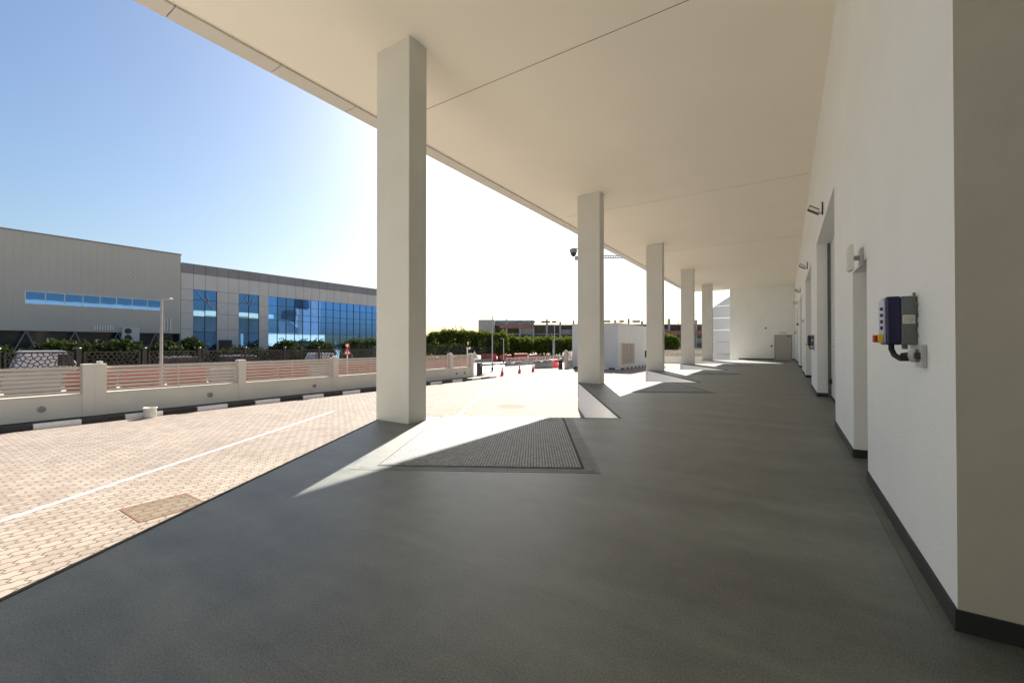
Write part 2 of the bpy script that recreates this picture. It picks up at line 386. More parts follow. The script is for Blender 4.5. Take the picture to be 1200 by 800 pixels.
# skirting
def sk_split(m):
    for k in range(0, len(m.v), 8):
        q = MB(); q.add(m.v[k:k+8], [(0,2,3,1),(4,5,7,6),(0,1,5,4),(2,6,7,3),(0,4,6,2),(1,3,7,5)]); q.build('skirting', 'skirting', bld)
sk = MB(); t = .012; hs = .112
for a, b in zip(ys, ys[1:]):
    if (a, b) in doors or (a, b) in shuts:
        dep = .26 if (a, b) in doors else .36
        sk.box(WX, WX+dep, b-t, b-.001, .002, hs); sk.box(WX, WX+dep, a+.001, a+t, .002, hs)
    else: sk.box(WX-t, WX+.001, a, b, .002, hs)
for a, b in zip(ys, ys[1:]):
    if (a, b) not in doors and (a, b) not in shuts: MB().box(WX-.085, WX-.078, a, b, .001, .0035).build('floor_cove_line', 'frame_steel', bld)
sk.box(WX-t, 2.79, 3.15-t, 3.149, .002, hs); sk.box(2.79, 2.799, Y0, 3.14, .002, hs)
sk.box(-4.2, -.95, Y1-.02, Y1-.001, .002, hs); sk.box(.42, WX-.02, Y1-.02, Y1-.001, .002, hs)
sk_split(sk)
# soffit, roof, fascia
sf = MB(); sf.quad((-8.9,Y0-1,CE),(2.8,Y0-1,CE),(2.8,Y1+.6,CE),(-8.9,Y1+.6,CE)); sf.build('soffit', 'soffit', bld)
for yj, jw in ((7.69, .006), (17.75, .0025), (27.7, .002)): MB().box(-8.88, WX-.01, yj-jw, yj+jw, CE-.003, CE+.02).build('soffit_joint', 'dark', bld)
rf = MB(); rf.box(-9.25, 3.2, Y0-1.2, Y1+.7, 7.75, 8.25); rf.box(-9.2, -8.9, Y0-1.2, Y1+.7, 7.42, 7.74); rf.build('roof', 'dark', bld)
fa = MB(); y = 2.93-1.835*6
while y < Y1:
    fa.box(-9.31, -8.885, y+.009, y+1.826, 7.362, 7.40); fa.box(-9.33, -9.30, y+.009, y+1.826, 7.40, 8.4); y += 1.835
fa.build('fascia', 'fascia', bld)
# columns
for i in range(0, 5):
    cb = MB(); cb.box(-6.94, -6.01, 5.655+P*i, 6.125+P*i, G-.1, CE+.02)
    cb.build('column', 'column', bld, bevel=.014)
# dock wall below the floor edge, edge strips
dw = MB(); es = MB()
n_edge = len(OUT)-4
for i in range(n_edge):
    a, b = Vector((*OUT[i], 0)), Vector((*OUT[i+1], 0))
    if i+1 >= n_edge: break
    d = (b-a).normalized(); nn = Vector((d.y, -d.x, 0))        # to the inside of the dock
    dw.quad((a.x,a.y,G-.1),(b.x,b.y,G-.1),(b.x,b.y,-.031),(a.x,a.y,-.031))
    inside = nn if i % 2 == 0 else nn
    for (o0, o1, z) in ((-.012, .020, .006),):
        p0, p1 = a + nn*o0 + d*.02, b + nn*o0 - d*.05; q0, q1 = a + nn*o1 + d*.02, b + nn*o1 - d*.05
        if o0 < 0: es.prism([(p0.x,p0.y),(p1.x,p1.y),(q1.x,q1.y),(q0.x,q0.y)], -.022, z)
dw.build('dock_wall', 'wall', bld)
es.build('edge_angle', 'edge', bld)
# doors
for a, b in doors:
    d = MB(); d.box(WX+.2, WX+.26, a+.06, b-.06, .01, DOOR_H-.05); f = MB()
    f.box(WX+.17, WX+.27, a+.001, a+.06, 0, DOOR_H-.001); f.box(WX+.17, WX+.27, b-.06, b-.001, 0, DOOR_H-.001); f.box(WX+.17, WX+.27, a+.06, b-.06, DOOR_H-.05, DOOR_H-.001)
    do = d.build('door', 'door', bld); f.build('door_frame', 'door', do)
    h = MB(); h.tube([(WX+.2, a+.16, 1.02), (WX+.14, a+.16, 1.02), (WX+.14, a+.28, 1.02)], .011); h.build('handle', 'galv', do)
d = MB(); d.box(-.93, .40, Y1-.05, Y1-.002, .005, 2.42); do = d.build('door', 'door', bld)
f = MB(); f.box(-1.0, -.93, Y1-.07, Y1-.002, .003, 2.49); f.box(.40, .47, Y1-.07, Y1-.002, .003, 2.49); f.box(-.93, .40, Y1-.07, Y1-.002, 2.42, 2.49); f.build('door_frame', 'panel_dark', do)
MB().tube([(-.8, Y1-.05, 1.05), (-.8, Y1-.11, 1.05), (-.66, Y1-.11, 1.05)], .02).build('handle', 'blackmetal', do)
MB().box(.05, .35, Y1-.12, Y1-.05, 2.3, 2.38).build('door_closer', 'blackmetal', do)
# roller shutters
for a, b in shuts:
    s = MB(); z = .04
    while z < SH_H-.02:
        z1 = min(z+.098, SH_H-.01)
        s.add([(WX+.33,a,z),(WX+.33,b,z),(WX+.318,b,(z+z1)/2),(WX+.318,a,(z+z1)/2),(WX+.33,b,z1),(WX+.33,a,z1)], [(0,3,2,1),(3,5,4,2)]); z = z1+.001
    s.box(WX+.331, WX+.36, a, b, .0, SH_H)
    so_ = s.build('roller_shutter', 'shutter', bld)
    MB().box(WX+.25, WX+.355, b-.05, b-.002, .0, SH_H-.002).build('guide_rail', 'grey_plastic', so_); MB().box(WX+.25, WX+.355, a+.002, a+.05, 0, SH_H-.002).build('guide_rail', 'grey_plastic', so_)
    MB().box(WX+.24, WX+.32, b-.32, b-.22, .40, .54).build('lock', 'blackmetal', so_)
    MB().box(WX+.29, WX+.35, a+.08, b-.08, .003, .04).build('bottom_bar', 'rubber', so_)

# dock levellers, one to each bay (built in the bay's own axes: x across, y along)
def make_leveller():
    r = thing('dock_leveller', 'ribbed steel dock leveller plate lit by sun, nearest bay, beside first column', 'dock leveller', (*uv(U0, 0), 0), R(30), 'dock levellers in the bays')
    L, x0, x1 = 3.58, -1.93, .58
    f = MB()
    f.box(x0-.30, x1+.20, -L-.16, -L-.016, 0, .0035); f.box(x0-.30, x0-.016, -L-.016, -.01, 0, .0035); f.box(x1+.03, x1+.20, -L-.016, -.01, 0, .0035)
    for q in (.07, .12): f.box(x1+q, x1+q+.012, -L-.1, -.01, .0035, .006)
    f.box(x0-.2, x1+.15, -L-.09, -L-.078, .0035, .006)
    f.local('frame', 'frame_steel', r)
    g = MB(); g.box(x0-.016, x0-.001, -L-.016, -.005, 0, .0042); g.box(x0-.016, x1+.03, -L-.016, -L-.001, 0, .0042); g.box(x1-.02, x1+.03, -L-.001, -.005, 0, .0042); g.local('gap', 'dark', r)
    p = MB(); p.box(x0, x1-.02, -L, -.38, 0, .008)
    n = int((x1-x0)/.0365)
    for i in range(n):
        xx = x0+.03+i*.0365
        p.box(xx, xx+.023, -L+.03, -.40, .008, .014, 1)
    p.local('plate', ['steel', 'rib'], r)
    l = MB(); l.box(x0+.06, x1-.08, -.355, .0, 0, .008)
    for i in range(n-3):
        xx = x0+.1+i*.0365; l.box(xx, xx+.023, -.34, -.02, .008, .014, 1)
    l.local('lip', ['steel', 'rib'], r)
    hg = MB(); hg.tube([(x0+.06, -.368, .004), (x1-.08, -.368, .004)], .011, 8); hg.local('hinge', 'frame_steel', r)
    for xb in (x0-.95, x0-.1, x1+.05):
        b = MB(); b.box(xb, xb+.22, .0, .13, -.50, -.10); b.local('bumper', 'rubber', r, bevel=.015)
    return r
lev = make_leveller()
lv_lab = ['ribbed dock leveller plate in second bay, in front of second column', 'dock leveller in the third bay, beyond the third column', 'dock leveller in the fourth bay, half hidden behind the fourth column', 'farthest dock leveller, before the end wall']
for i in range(1, 4):
    dup(lev, (*uv(U0+8.487*i, 4.9*i), 0), lv_lab[i-1])

# ------------------------------------------------------------------ things fixed to the wall
def make_control(y=3.9):
    r = thing('control_box', 'navy and grey control box with red switch and plug socket below, nearest on white wall', 'control box', (WX, y, 1.5), 0, 'door control boxes on the wall')
    MB().box(-.085, -.004, .0, .22, .0, .335).local('rear_housing', 'grey_plastic', r, bevel=.008)
    MB().box(-.165, -.086, -.002, .222, .0, .337).local('front_cover', 'blue', r, bevel=.012)
    p = MB(); p.box(-.175, -.160, .012, .208, .015, .322); pn = p.local('button_panel', 'violet', r, bevel=.006)
    for z in (.12, .165, .21, .255):
        MB().lathe([(.013, 0), (.013, .012), (.010, .016)], n=14).local('button', 'blackmetal', pn)
        b = bpy.context.scene.collection.objects[-1]; b.rotation_euler = (0, R(-90), 0); b.location = (-.172, .06, z)
    y_ = MB(); y_.box(-.205, -.176, .02, .10, .015, .075); sw = y_.local('switch_base', 'yellow', r, bevel=.004)
    MB().box(-.228, -.206, .035, .088, .018, .07).local('switch_knob', 'red', sw, bevel=.006)
    lb = MB(); lb.box(-.078, -.014, -.0015, .0, .145, .205); lo = lb.local('rating_label', 'label', r)
    tx = MB(); rr = random.Random(3)
    for k in range(4):
        zz = .155+.011*k; xx = -.07
        while xx < -.024:
            wd = rr.uniform(.004, .012); tx.box(xx, xx+wd, -.0021, -.0016, zz, zz+.004); xx += wd+.004
    tx.local('print', 'grey_plastic', lo)
    for zz in (.05, .12, .19, .26):
        MB().box(-.016, -.001, -.012, .0, zz, zz+.025).local('clip', 'grey_plastic', r)
    hn = MB(); hn.lathe([(.008, 0), (.008, .02)], (-.02, -.004, .335), 10); hn.local('mounting_lug', 'grey_plastic', r)
    cbl = MB(); cbl.tube([(-.125, .08, .005), (-.126, .075, -.03), (-.118, .03, -.07), (-.095, -.03, -.095), (-.07, -.09, -.092)], .017, 12); cbl.local('cable', 'rubber', r)
    MB().tube([(-.06, .05, .0), (-.06, .05, -.03)], .016).local('gland', 'grey_plastic', r)
    s = MB(); s.box(-.03, -.001, -.22, -.075, -.145, .0); so2 = s.local('socket', 'lightgrey', r, bevel=.006)
    MB().tube([(-.03, -.15, -.07), (-.062, -.13, -.075)], [.045, .038], 18).local('socket_collar', 'lightgrey', so2)
    MB().tube([(-.055, -.13, -.075), (-.10, -.10, -.08)], [.03, .026], 16).local('plug', 'rubber', so2)
    MB().box(-.06, -.03, -.215, -.185, -.09, -.05).local('latch', 'blackmetal', so2, bevel=.004)
    return r
ctl = make_control()
dup(ctl, (WX, 16.6, 1.47), 'distant dark control box on the wall strip between the two nearest roller shutters')

def make_cam():
    r = thing('security_camera', 'white and black security camera on a bracket above the nearest shutter opening', 'security camera', (WX, 12.45, 4.62), 0, 'security cameras above the shutters')
    MB().box(-.03, -.001, -.04, .04, -.02, .28).local('wall_bracket', 'blackmetal', r, bevel=.004)
    MB().tube([(-.03, 0, .03), (-.08, 0, .02), (-.10, 0, .04)], .02, 10).local('arm', 'lightgrey', r)
    ax = Matrix.Translation((-.09, 0, .05)) @ Matrix.Rotation(R(33), 4, 'Y')
    MB().box(-.22, .02, -.05, .05, -.045, .045, mtx=ax).local('housing', 'white', r, bevel=.01)
    MB().box(-.245, -.02, -.06, .06, .046, .062, mtx=ax).local('sunshield', 'blackmetal', r)
    MB().box(-.23, .03, -.056, -.051, -.052, -.03, mtx=ax).box(-.23, .03, .051, .056, -.052, -.03, mtx=ax).box(-.225, .03, -.05, .05, -.06, -.046, mtx=ax).local('underside_rail', 'blackmetal', r)
    MB().box(-.232, -.221, -.045, .045, -.04, .04, mtx=ax).local('lens_window', 'dark_glass', r)
    return r
cm = make_cam()
dup(cm, (WX, 21.1, 4.62), 'small security camera above the second shutter from the front')
dup(cm, (WX, 31.6, 4.75), 'far security camera above the third shutter along the wall')
dup(cm, (WX, 40.6, 4.75), 'farthest security camera, near the end wall')

def make_bulk(y, label):
    r = thing('wall_light', label, 'wall light', (WX, y, 2.52), 0, 'lights above the side doors')
    MB().box(-.03, -.001, -.09, .09, -.12, .10).local('back_plate', 'lightgrey', r, bevel=.006)
    MB().box(-.09, -.03, -.02, .02, -.03, .02).local('arm', 'lightgrey', r)
    h = MB(); pr = [(-.09, -.15), (-.09, .15), (-.13, .15), (-.155, .10), (-.16, 0), (-.155, -.10), (-.13, -.15)]
    vs = [(x, yy, z) for yy in (-.10, .10) for x, z in pr]; n = len(pr)
    h.add(vs, [tuple(range(n)), tuple(range(2*n-1, n-1, -1))]+[(i, n+i, n+(i+1) % n, (i+1) % n) for i in range(n)])
    h.local('lamp_housing', 'white', r, bevel=.008)
    return r
bk = make_bulk(6.35, 'white wall light projecting above the nearest side door')
dup(bk, (WX, 25.9, 2.72), 'small white wall light above the second side door')
dup(bk, (WX, 45.0, 2.72), 'farthest white wall light above the third side door')

xs = thing('exit_sign', 'pale slim sign box above the far end door', 'sign', (-.27, Y1, 2.62))
MB().box(-.3, .3, -.08, -.002, 0, .16).local('casing', 'lightgrey', xs, bevel=.008); MB().box(-.26, .26, -.086, -.081, .02, .14).local('face', 'label', xs)
for loc, lab, g in [((-1.75, Y1, 3.2), 'small dark round fixture high on the end wall', 'blackmetal'), ((-1.25, Y1, 1.38), 'small black call button beside the end door', 'blackmetal')]:
    r = thing('wall_fixture', lab, 'wall fixture', loc)
    o = MB().box(-.08, .08, -.02, -.002, -.08, .08).local('back_plate', 'lightgrey' if loc[2] > 2 else g, r)
    MB().tube([(0, -.02, 0), (0, -.09, 0)], .075, 14).local('dome', g, r)
for loc, lab in [((WX, 36.0, 2.95), 'small dark alarm sounder on the wall before the third shutter'), ((WX, 46.8, 2.6), 'small dark alarm sounder near the end wall corner')]:
    r = thing('alarm_sounder', lab, 'alarm')
    r.location = loc
    MB().box(-.03, -.001, -.08, .08, -.09, .09).local('back_plate', 'lightgrey', r); MB().tube([(-.03, 0, 0), (-.14, 0, 0)], [.08, .055], 14).local('sounder', 'blackmetal', r)

# dome camera on the outer face of the second column, switch box on the third
pz = thing('dome_camera', 'grey dome camera hanging from a bracket on the second column', 'dome camera', (-6.94, 15.6, 5.28))
MB().box(-.02, -.001, -.08, .08, -.05, .12).local('wall_plate', 'grey_metal', pz); MB().box(-.42, -.02, -.025, .025, .06, .10).local('arm', 'grey_metal', pz)
MB().lathe([(.10, -.02), (.15, .0), (.15, .1), (.08, .16)], (-.24, 0, -.06), 18).local('housing', 'grey_metal', pz)
MB().lathe([(.03, -.15), (.09, -.11), (.12, -.04), (.12, .0)], (-.24, 0, -.08), 18).local('dome', 'dark_glass', pz)
sb = thing('switch_box', 'small dark red switch box on the side of the third column', 'switch box', (-6.94, 25.4, .75))
MB().box(-.11, -.001, -.06, .06, 0, .42).local('case', 'rubber', sb, bevel=.01); MB().box(-.12, -.111, -.04, .04, .12, .3).local('front_plate', 'red', sb)

# ------------------------------------------------------------------ in the yard
mh = thing('manhole_cover', 'square paver-filled manhole cover with rusty frame beside dock edge', 'manhole cover', (-8.16, 2.6, G))
MB().box(-.42, .40, -.40, .40, -.05, .004).local('infill', 'paver_cover', mh)
f = MB()
f.box(-.45, .43, -.43, -.40, -.05, .006); f.box(-.45, .43, .40, .43, -.05, .006); f.box(-.45, -.42, -.40, .40, -.05, .006); f.box(.40, .43, -.40, .40, -.05, .006)
f.local('frame', 'rust', mh)
mk = MB()
for x, y in ((-.33, -.3), (.31, .3), (-.33, .3)): mk.lathe([(.02, .0045), (.02, .0075)], (x, y, 0), 10)
mk.local('lifting_eye', 'rust', mh)
m2 = thing('manhole_cover', 'round tan manhole cover in the paving between the first two columns', 'manhole cover', (-9.5, 14.6, G))
MB().lathe([(.55, -.05), (.55, .004)], n=36).local('lid', 'paver_cover', m2)
rg = MB()
for i in range(36):
    a, b = 2*math.pi*i/36, 2*math.pi*(i+1)/36
    rg.add([(r_*math.cos(t_), r_*math.sin(t_), .006) for t_ in (a, b) for r_ in (.55, .62)], [(0,1,3,2)])
rg.local('frame', 'rust', m2)

bk_ = thing('paint_bucket', 'white paint bucket with dribbles standing by the kerb', 'bucket', (-18.62, 5.5, G))
MB().lathe([(.155, 0), (.165, .01), (.185, .32), (.198, .325), (.198, .35), (.18, .35), (.16, .06), (.02, .05)], n=28).local('pail', 'white', bk_)
hd = MB(); hd.tube([(.2*math.cos(t_), -.02-.2*math.sin(t_)*.6, .31-.17*math.sin(t_)) for t_ in [math.pi*i/12 for i in range(13)]], .005, 6); hd.local('wire_handle', 'grey_metal', bk_)
dr = MB(); rr = random.Random(2)
for i in range(9):
    t_ = rr.uniform(-2.2, .8); z0_ = rr.uniform(.05, .2); r_ = .155+.03*(z0_/.32)+.008
    mx = Matrix.Translation((r_*math.cos(t_), r_*math.sin(t_), z0_)) @ Matrix.Rotation(t_, 4, 'Z')
    dr.box(-.002, .003, -rr.uniform(.008, .02), rr.uniform(.008, .02), 0, rr.uniform(.04, .1), mtx=mx)
dr.local('dribble', 'cream', bk_)

def make_cone(loc, label):
    r = thing('traffic_cone', label, 'traffic cone', loc, 0, 'traffic cones at the gate')
    MB().box(-.2, .2, -.2, .2, 0, .04).local('base', 'orange', r, bevel=.02)
    MB().lathe([(.15, .035), (.135, .08), (.04, .70), (.025, .71)], n=24).local('body', 'redpink', r)
    MB().lathe([(.098, .35), (.077, .49)], n=24).local('collar', 'white', r)
    return r
cone = make_cone((-19.6, 28.7, G), 'red traffic cone with white collar, nearest of the row at the gate')
dup(cone, (-20.1, 32.2, G), 'middle red traffic cone of the row across the gate', .3)
dup(cone, (-20.1, 34.6, G), 'farthest red traffic cone of the row across the gate', .8)

# ------------------------------------------------------------------ boundary wall with slatted panels
def boundary(name, label, x, ylist, skip_first=False, rz=0, origin=(0,0,0)):
    """wall along local y; ylist pillar centres"""
    r = thing(name, label, 'wall', origin, rz)
    y0, y1 = ylist[0], ylist[-1]
    MB().box(-.11, .11, y0, y1, 0, .88).local('wall_base', 'cream', r, bevel=.01)
    MB().box(-.13, .13, y0, y1, .881, .905).local('coping', 'cream', r)
    pil = None; panel = None
    for i, yy in enumerate(ylist):
        o = MB().box(-.18, .15, -.15, .15, 0, 1.9).local('pillar', 'cream', r, bevel=.01) if pil is None else pil.copy()
        if pil is None: pil = o
        else: COL.objects.link(o)
        o.location = (0, yy, 0)
        if i % 2 == 0:
            l = MB(); l.box(-.07, .07, -.07, .07, 1.901, 1.99); lo = l.local('cap_light', 'white', o)
        if i < len(ylist)-1:
            ln_ = ylist[i+1]-yy
            a, b = yy+.15, ylist[i+1]-.15
            if ln_ < .5: continue
            s = MB()
            for k in range(7):
                z = .93+k*.133; s.box(-.015, .015, a+.03, b-.03, z, z+.088)
            s.local('slat_panel', 'cream_metal', r)
            p = MB(); p.box(-.035, -.016, a, a+.03, .91, 1.87); p.box(-.035, -.016, b-.03, b, .91, 1.87); m_ = (a+b)/2; p.box(.0155, .03, m_-.02, m_+.02, .91, 1.83); p.local('panel_post', 'cream_metal', r)
    return r
base_z = G
yl = [4.36-4.55*k for k in range(5, 0, -1)] + [4.21, 4.51, 9.04, 13.6, 18.2, 22.75, 25.1]
bw = boundary('boundary_wall', 'low cream boundary wall with pillars and horizontal slat panels along the kerb', 0, yl, origin=(-20.0, 0, base_z-.02))
bw2 = boundary('boundary_wall', 'far stretch of cream slatted boundary wall behind the white kiosk', 0, [0, 4.5, 9.0, 13.5, 18], origin=(-20.2, 42.0, base_z-.02))
bw3 = boundary('boundary_wall', 'cream slatted wall closing the far side of the yard, seen between columns', 0, [0, 4.6, 9.2, 13.8], origin=(-20.2, 62.0, base_z-.02), rz=R(-90))
# lights set into the boundary wall
for i, yy in enumerate((3.13, 7.82, 12.4, 23.3, 24.2)):
    r = thing('wall_lamp', ['round dark recessed lamp low on the boundary wall, leftmost', 'round dark recessed lamp on boundary wall right of the bucket', 'round dark recessed lamp on boundary wall before the first column', 'small dark lamp on boundary wall end, left of pair', 'small dark lamp on boundary wall end beside gate pillar'][i], 'wall lamp', (-19.89, yy, -.55), 0, 'lamps in the boundary wall')
    MB().tube([(.0, 0, 0), (.03, 0, 0)], .10, 18).local('rim', 'grey_metal', r); MB().tube([(.03, 0, 0), (.06, 0, 0)], [.08, .04], 18).local('lens', 'concrete_dark', r)

# gate: two boom barriers
def boom(loc, sgn, label):
    r = thing('boom_barrier', label, 'boom barrier', loc, 0, 'boom barriers at the gate')
    MB().box(-.16, .16, -.18, .18, 0, 1.05).local('cabinet', 'blackmetal', r, bevel=.015)
    MB().box(-.17, .17, -.19, .19, 1.051, 1.09).local('cabinet_lid', 'bronze', r)
    MB().box(-.22, .22, -.25, .25, -.02, .05).local('plinth', 'concrete_dark', r)
    a = MB()
    for k in range(10):
        a.box(.18, .24, sgn*(.1+k*.6), sgn*(.1+(k+1)*.6), .84, .97, 1 if k % 4 == 3 else 0)
    a.local('boom_arm', ['black', 'white'], r)
    MB().box(.14, .25, -.12, .12, .80, 1.0).local('hub', 'grey_metal', r)
    return r
boom((-20.75, 27.15, G), 1, 'black boom barrier beside the end of the boundary wall, nearer gate side')
boom((-20.2, 40.6, G), -1, 'black boom barrier on the far gate side near the white kiosk')
gp = thing('camera_post', 'slim white post with small camera beside the gate pillar', 'camera post', (-21.4, 26.4, G))
MB().tube([(0,0,0), (0,0,2.2)], .05, 10).local('post', 'white', gp); MB().box(-.05, .28, -.06, .06, 2.18, 2.32).local('camera', 'white', gp, bevel=.015)

# street lamps
def lamp(loc, h, label, arm=(-.9, 0), extra=False, col='galv'):
    r = thing('street_lamp', label, 'street lamp', loc, 0)
    MB().tube([(0,0,0), (0,0,h)], [.075, .05], 10).local('pole', col, r)
    MB().tube([(0,0,0), (0,0,.35)], .11, 10).local('base_sleeve', 'black', r)
    a = Vector((arm[0], arm[1], 0)); d = a.normalized()
    MB().bar((0,0,h-.06), tuple(a*.55+Vector((0,0,h-.03))), .05, .05).local('arm', col, r)
    MB().bar(tuple(a*.45+Vector((0,0,h-.02))), tuple(a+Vector((0,0,h))), .2, .07).local('lamp_head', 'grey_metal', r)
    return r
lamp((-23.6, 7.35, G), 4.62, 'pale street lamp pole before the grey warehouse, with small head', (.35, .25), col='grey_metal')
lamp((-23.9, 33.3, G), 5.3, 'street lamp with flat head beyond the gate, left of the cones', (-.75, -.5))
lamp((-33.7, 49.7, G), 3.45, 'thin distant street lamp between the clipped trees', (-.4, -.3))
lamp((-32.2, 62.5, G), 5.9, 'tall distant lamp post before the construction site, right of the trees', (-.5, -.3))
lamp((-27.0, 52.0, G), 3.3, 'short lamp post near the striped barriers and the kiosk', (.6, .4))

def tri_sign(loc, h, rz, label, red=True, disc=False, s=.42):
    r = thing('road_sign', label, 'road sign', loc, rz)
    MB().tube([(0,0,0), (0,0,h+.5)], .03, 8).local('post', 'white', r)
    def tri(sc_, y0, y1, zc):
        pts = [(-s*sc_, -s*.58*sc_), (s*sc_, -s*.58*sc_), (0, s*1.15*sc_)]
        m = MB(); vs = [(x, yy, z+zc) for yy in (y0, y1) for x, z in pts]
        return m.add(vs, [(0,1,2),(5,4,3),(0,3,4,1),(1,4,5,2),(2,5,3,0)])
    pl = tri(1, -.045, -.032, h).local('sign_plate', 'red' if red else 'white', r)
    tri(.62, -.049, -.0455, h-.01).local('sign_face', 'white' if red else 'lightgrey', pl)
    if red:
        MB().box(-.03, .03, -.053, -.0495, h-.06, h+.12).box(-.03, .03, -.053, -.0495, h-.15, h-.1).local('symbol', 'black', pl)
    if disc:
        d = MB().tube([(0, -.032, h+.42), (0, -.045, h+.42)], .14, 20).local('round_plate', 'red', r)
        MB().tube([(0, -.0455, h+.42), (0, -.05, h+.42)], .08, 20).local('round_face', 'white', d)
    return r
tri_sign((-23.1, 16.6, G), 2.08, R(60), 'red triangular warning sign with round sign above it, beyond the slatted wall', True, True, .25)
tri_sign((-24.6, 31.4, G), 1.45, R(45), 'pale triangular sign on a post beside the street lamp', False, False, .42)

# plastic road barriers
def barrier(loc, rz, label, m, L=2.0, h=1.0, group='plastic barriers along the road'):
    r = thing('road_barrier', label, 'road barrier', loc, rz, group)
    b = MB(); pr = [(-.28, 0), (.28, 0), (.28, .18), (.12, .42), (.10, h), (-.10, h), (-.12, .42), (-.28, .18)]; n = len(pr)
    vs = [(x, yy, z*1.0) for yy in (-L/2+.02, L/2-.02) for x, z in pr]
    b.add(vs, [tuple(range(n-1,-1,-1)), tuple(range(n, 2*n))]+[(i, (i+1) % n, n+(i+1) % n, n+i) for i in range(n)])
    b.local('body', m, r, bevel=.02)
    MB().box(-.05, .05, -L/2-.05, -L/2+.019, .15, h-.2).local('coupling', m, r)
    return r
LBL = ['red', 'white']
nb = 0; pr_r = barrier((-33, 2, G-.03), .05, 'red', 'red'); pr_w = barrier((-33, 4, G-.03), .05, 'grey', 'concrete'); first = {0: True, 1: True}
place = ['leftmost end, seen through the slats', 'left of the first pillar', 'behind the first pillar', 'just right of the first pillar', 'before the street lamp pole', 'right of the street lamp pole', 'below the left glass bay', 'below the second glass bay', 'near the second pillar', 'right of the second pillar', 'before the third pillar', 'behind the third pillar', 'below the road sign', 'right of the road sign', 'just left of the first column', 'left of the trees', 'far end by the mesh fence']
pat = [0,0,1,0,0,0,1,0,0,1,0,0,0,1,0,0,0]
for i in range(17):
    k = pat[i]; x = -33.5+.28*i; y = .6+2.15*i
    lab = '%s plastic road barrier, %s' % (['red', 'grey'][k], place[i])
    src = pr_w if k else pr_r
    if first[k]: o = src; first[k] = False
    else: o = copy_tree(src)
    o.location = (x, y, G-.03); o.rotation_euler = (0, 0, -.13); o['label'] = lab
far_red = ['first', 'second', 'third', 'fourth', 'fifth']
for i in range(5):
    dup(pr_r, (-38.3+1.0*i, 52.5+3.0*i, G-.03), 'tall red barrier under the clipped trees, %s from the left' % far_red[i], -.32, (1.1, 1.2 if i % 2 else 1.4, [1.2, 1.0, 1.15, .9, .85][i]))
# striped concrete barriers
def jersey(loc, rz, label):
    r = barrier(loc, rz, label, 'concrete', 2.0, .95, 'striped concrete barriers beyond the gate')
    s = MB()
    for k in range(3):
        y_ = -.85+k*.62
        s.add([(.125, y_, .43), (.125, y_+.3, .43), (.105, y_+.55, .93), (.105, y_+.25, .93)], [(0,1,2,3)])
        s.add([(.127, y_, .43), (.127, y_+.3, .43), (.107, y_+.55, .93), (.107, y_+.25, .93)], [(3,2,1,0)])
    s.local('stripe', 'brick_red', r)
    return r
jr = jersey((-28.4, 43.8, G-.03), -.35, 'grey concrete barrier with dark red stripes, nearest of its row')
for i in range(1, 8):
    dup(jr, (-28.4+.05*i-.35*0, 43.8+2.25*i, G-.03), 'striped concrete barrier, %s from the near end of its row' % ['', 'second', 'third', 'fourth', 'fifth', 'sixth', 'seventh', 'eighth'][i], -.05)
wb = barrier((-22.3, 40.7, G-.03), -.5, 'plain grey concrete barrier between the last cone and the pink-red barrier', 'concrete', 2.2, .95)
rb = barrier((-21.9, 42.2, G-.03), -.5, 'single bright red barrier beside the far boom cabinet', 'redpink', 1.2, .95)

# ------------------------------------------------------------------ dark screen fence across the road
fx = -38.0
df = thing('screen_fence', 'dark bronze fence with irregular cut-out screen panels and capped posts across the road', 'fence', (fx, 0, G))
MB().box(-.1, .1, -18, 37.4, 0, .93).local('fence_base', 'concrete_dark', df)
def screen_mesh(seed):
    rr = random.Random(seed); m = MB(); Lp, H = 2.86, 1.14; nx, nz = 8, 4
    m.box(-.03, .03, 0, .09, 0, H); m.box(-.03, .03, Lp-.09, Lp, 0, H); m.box(-.03, .03, .09, Lp-.09, 0, .07); m.box(-.03, .03, .09, Lp-.09, H-.07, H)
    sites = []
    for i in range(-1, 12):
        for j in range(-1, 6):
            sites.append((.09+(i+.5*(j % 2)+rr.uniform(-.32, .32))*.27, .07+(j+.5+rr.uniform(-.32, .32))*.2))
    for a_, (ay, az) in enumerate(sites):
        poly = [(.085, .065, None), (Lp-.085, .065, None), (Lp-.085, H-.065, None), (.085, H-.065, None)]
        for b_, (by, bz) in enumerate(sites):
            if a_ == b_ or abs(ay-by) > .9 or abs(az-bz) > .7: continue
            my, mz, ny, nz_ = (ay+by)/2, (az+bz)/2, by-ay, bz-az
            out = []; n_ = len(poly)
            for k in range(n_):
                p, q = poly[k], poly[(k+1) % n_]
                dp = (p[0]-my)*ny+(p[1]-mz)*nz_; dq = (q[0]-my)*ny+(q[1]-mz)*nz_
                if dp <= 0: out.append(p)
                if dp*dq < 0:
                    f_ = dp/(dp-dq); out.append((p[0]+f_*(q[0]-p[0]), p[1]+f_*(q[1]-p[1]), b_ if dp <= 0 else p[2]))
            poly = out
            if not poly: break
        for k in range(len(poly)):
            p, q = poly[k], poly[(k+1) % len(poly)]
            if p[2] is not None and p[2] > a_ and math.hypot(p[0]-q[0], p[1]-q[1]) > .02:
                m.bar((0, p[0], p[1]), (0, q[0], q[1]), .024+.004*rr.random(), .05, up=(0, -(q[1]-p[1]), q[0]-p[0]))
    return m
pm = [screen_mesh(s).mesh('screen_panel', 'bronze') for s in (1, 5, 9)]
post = None
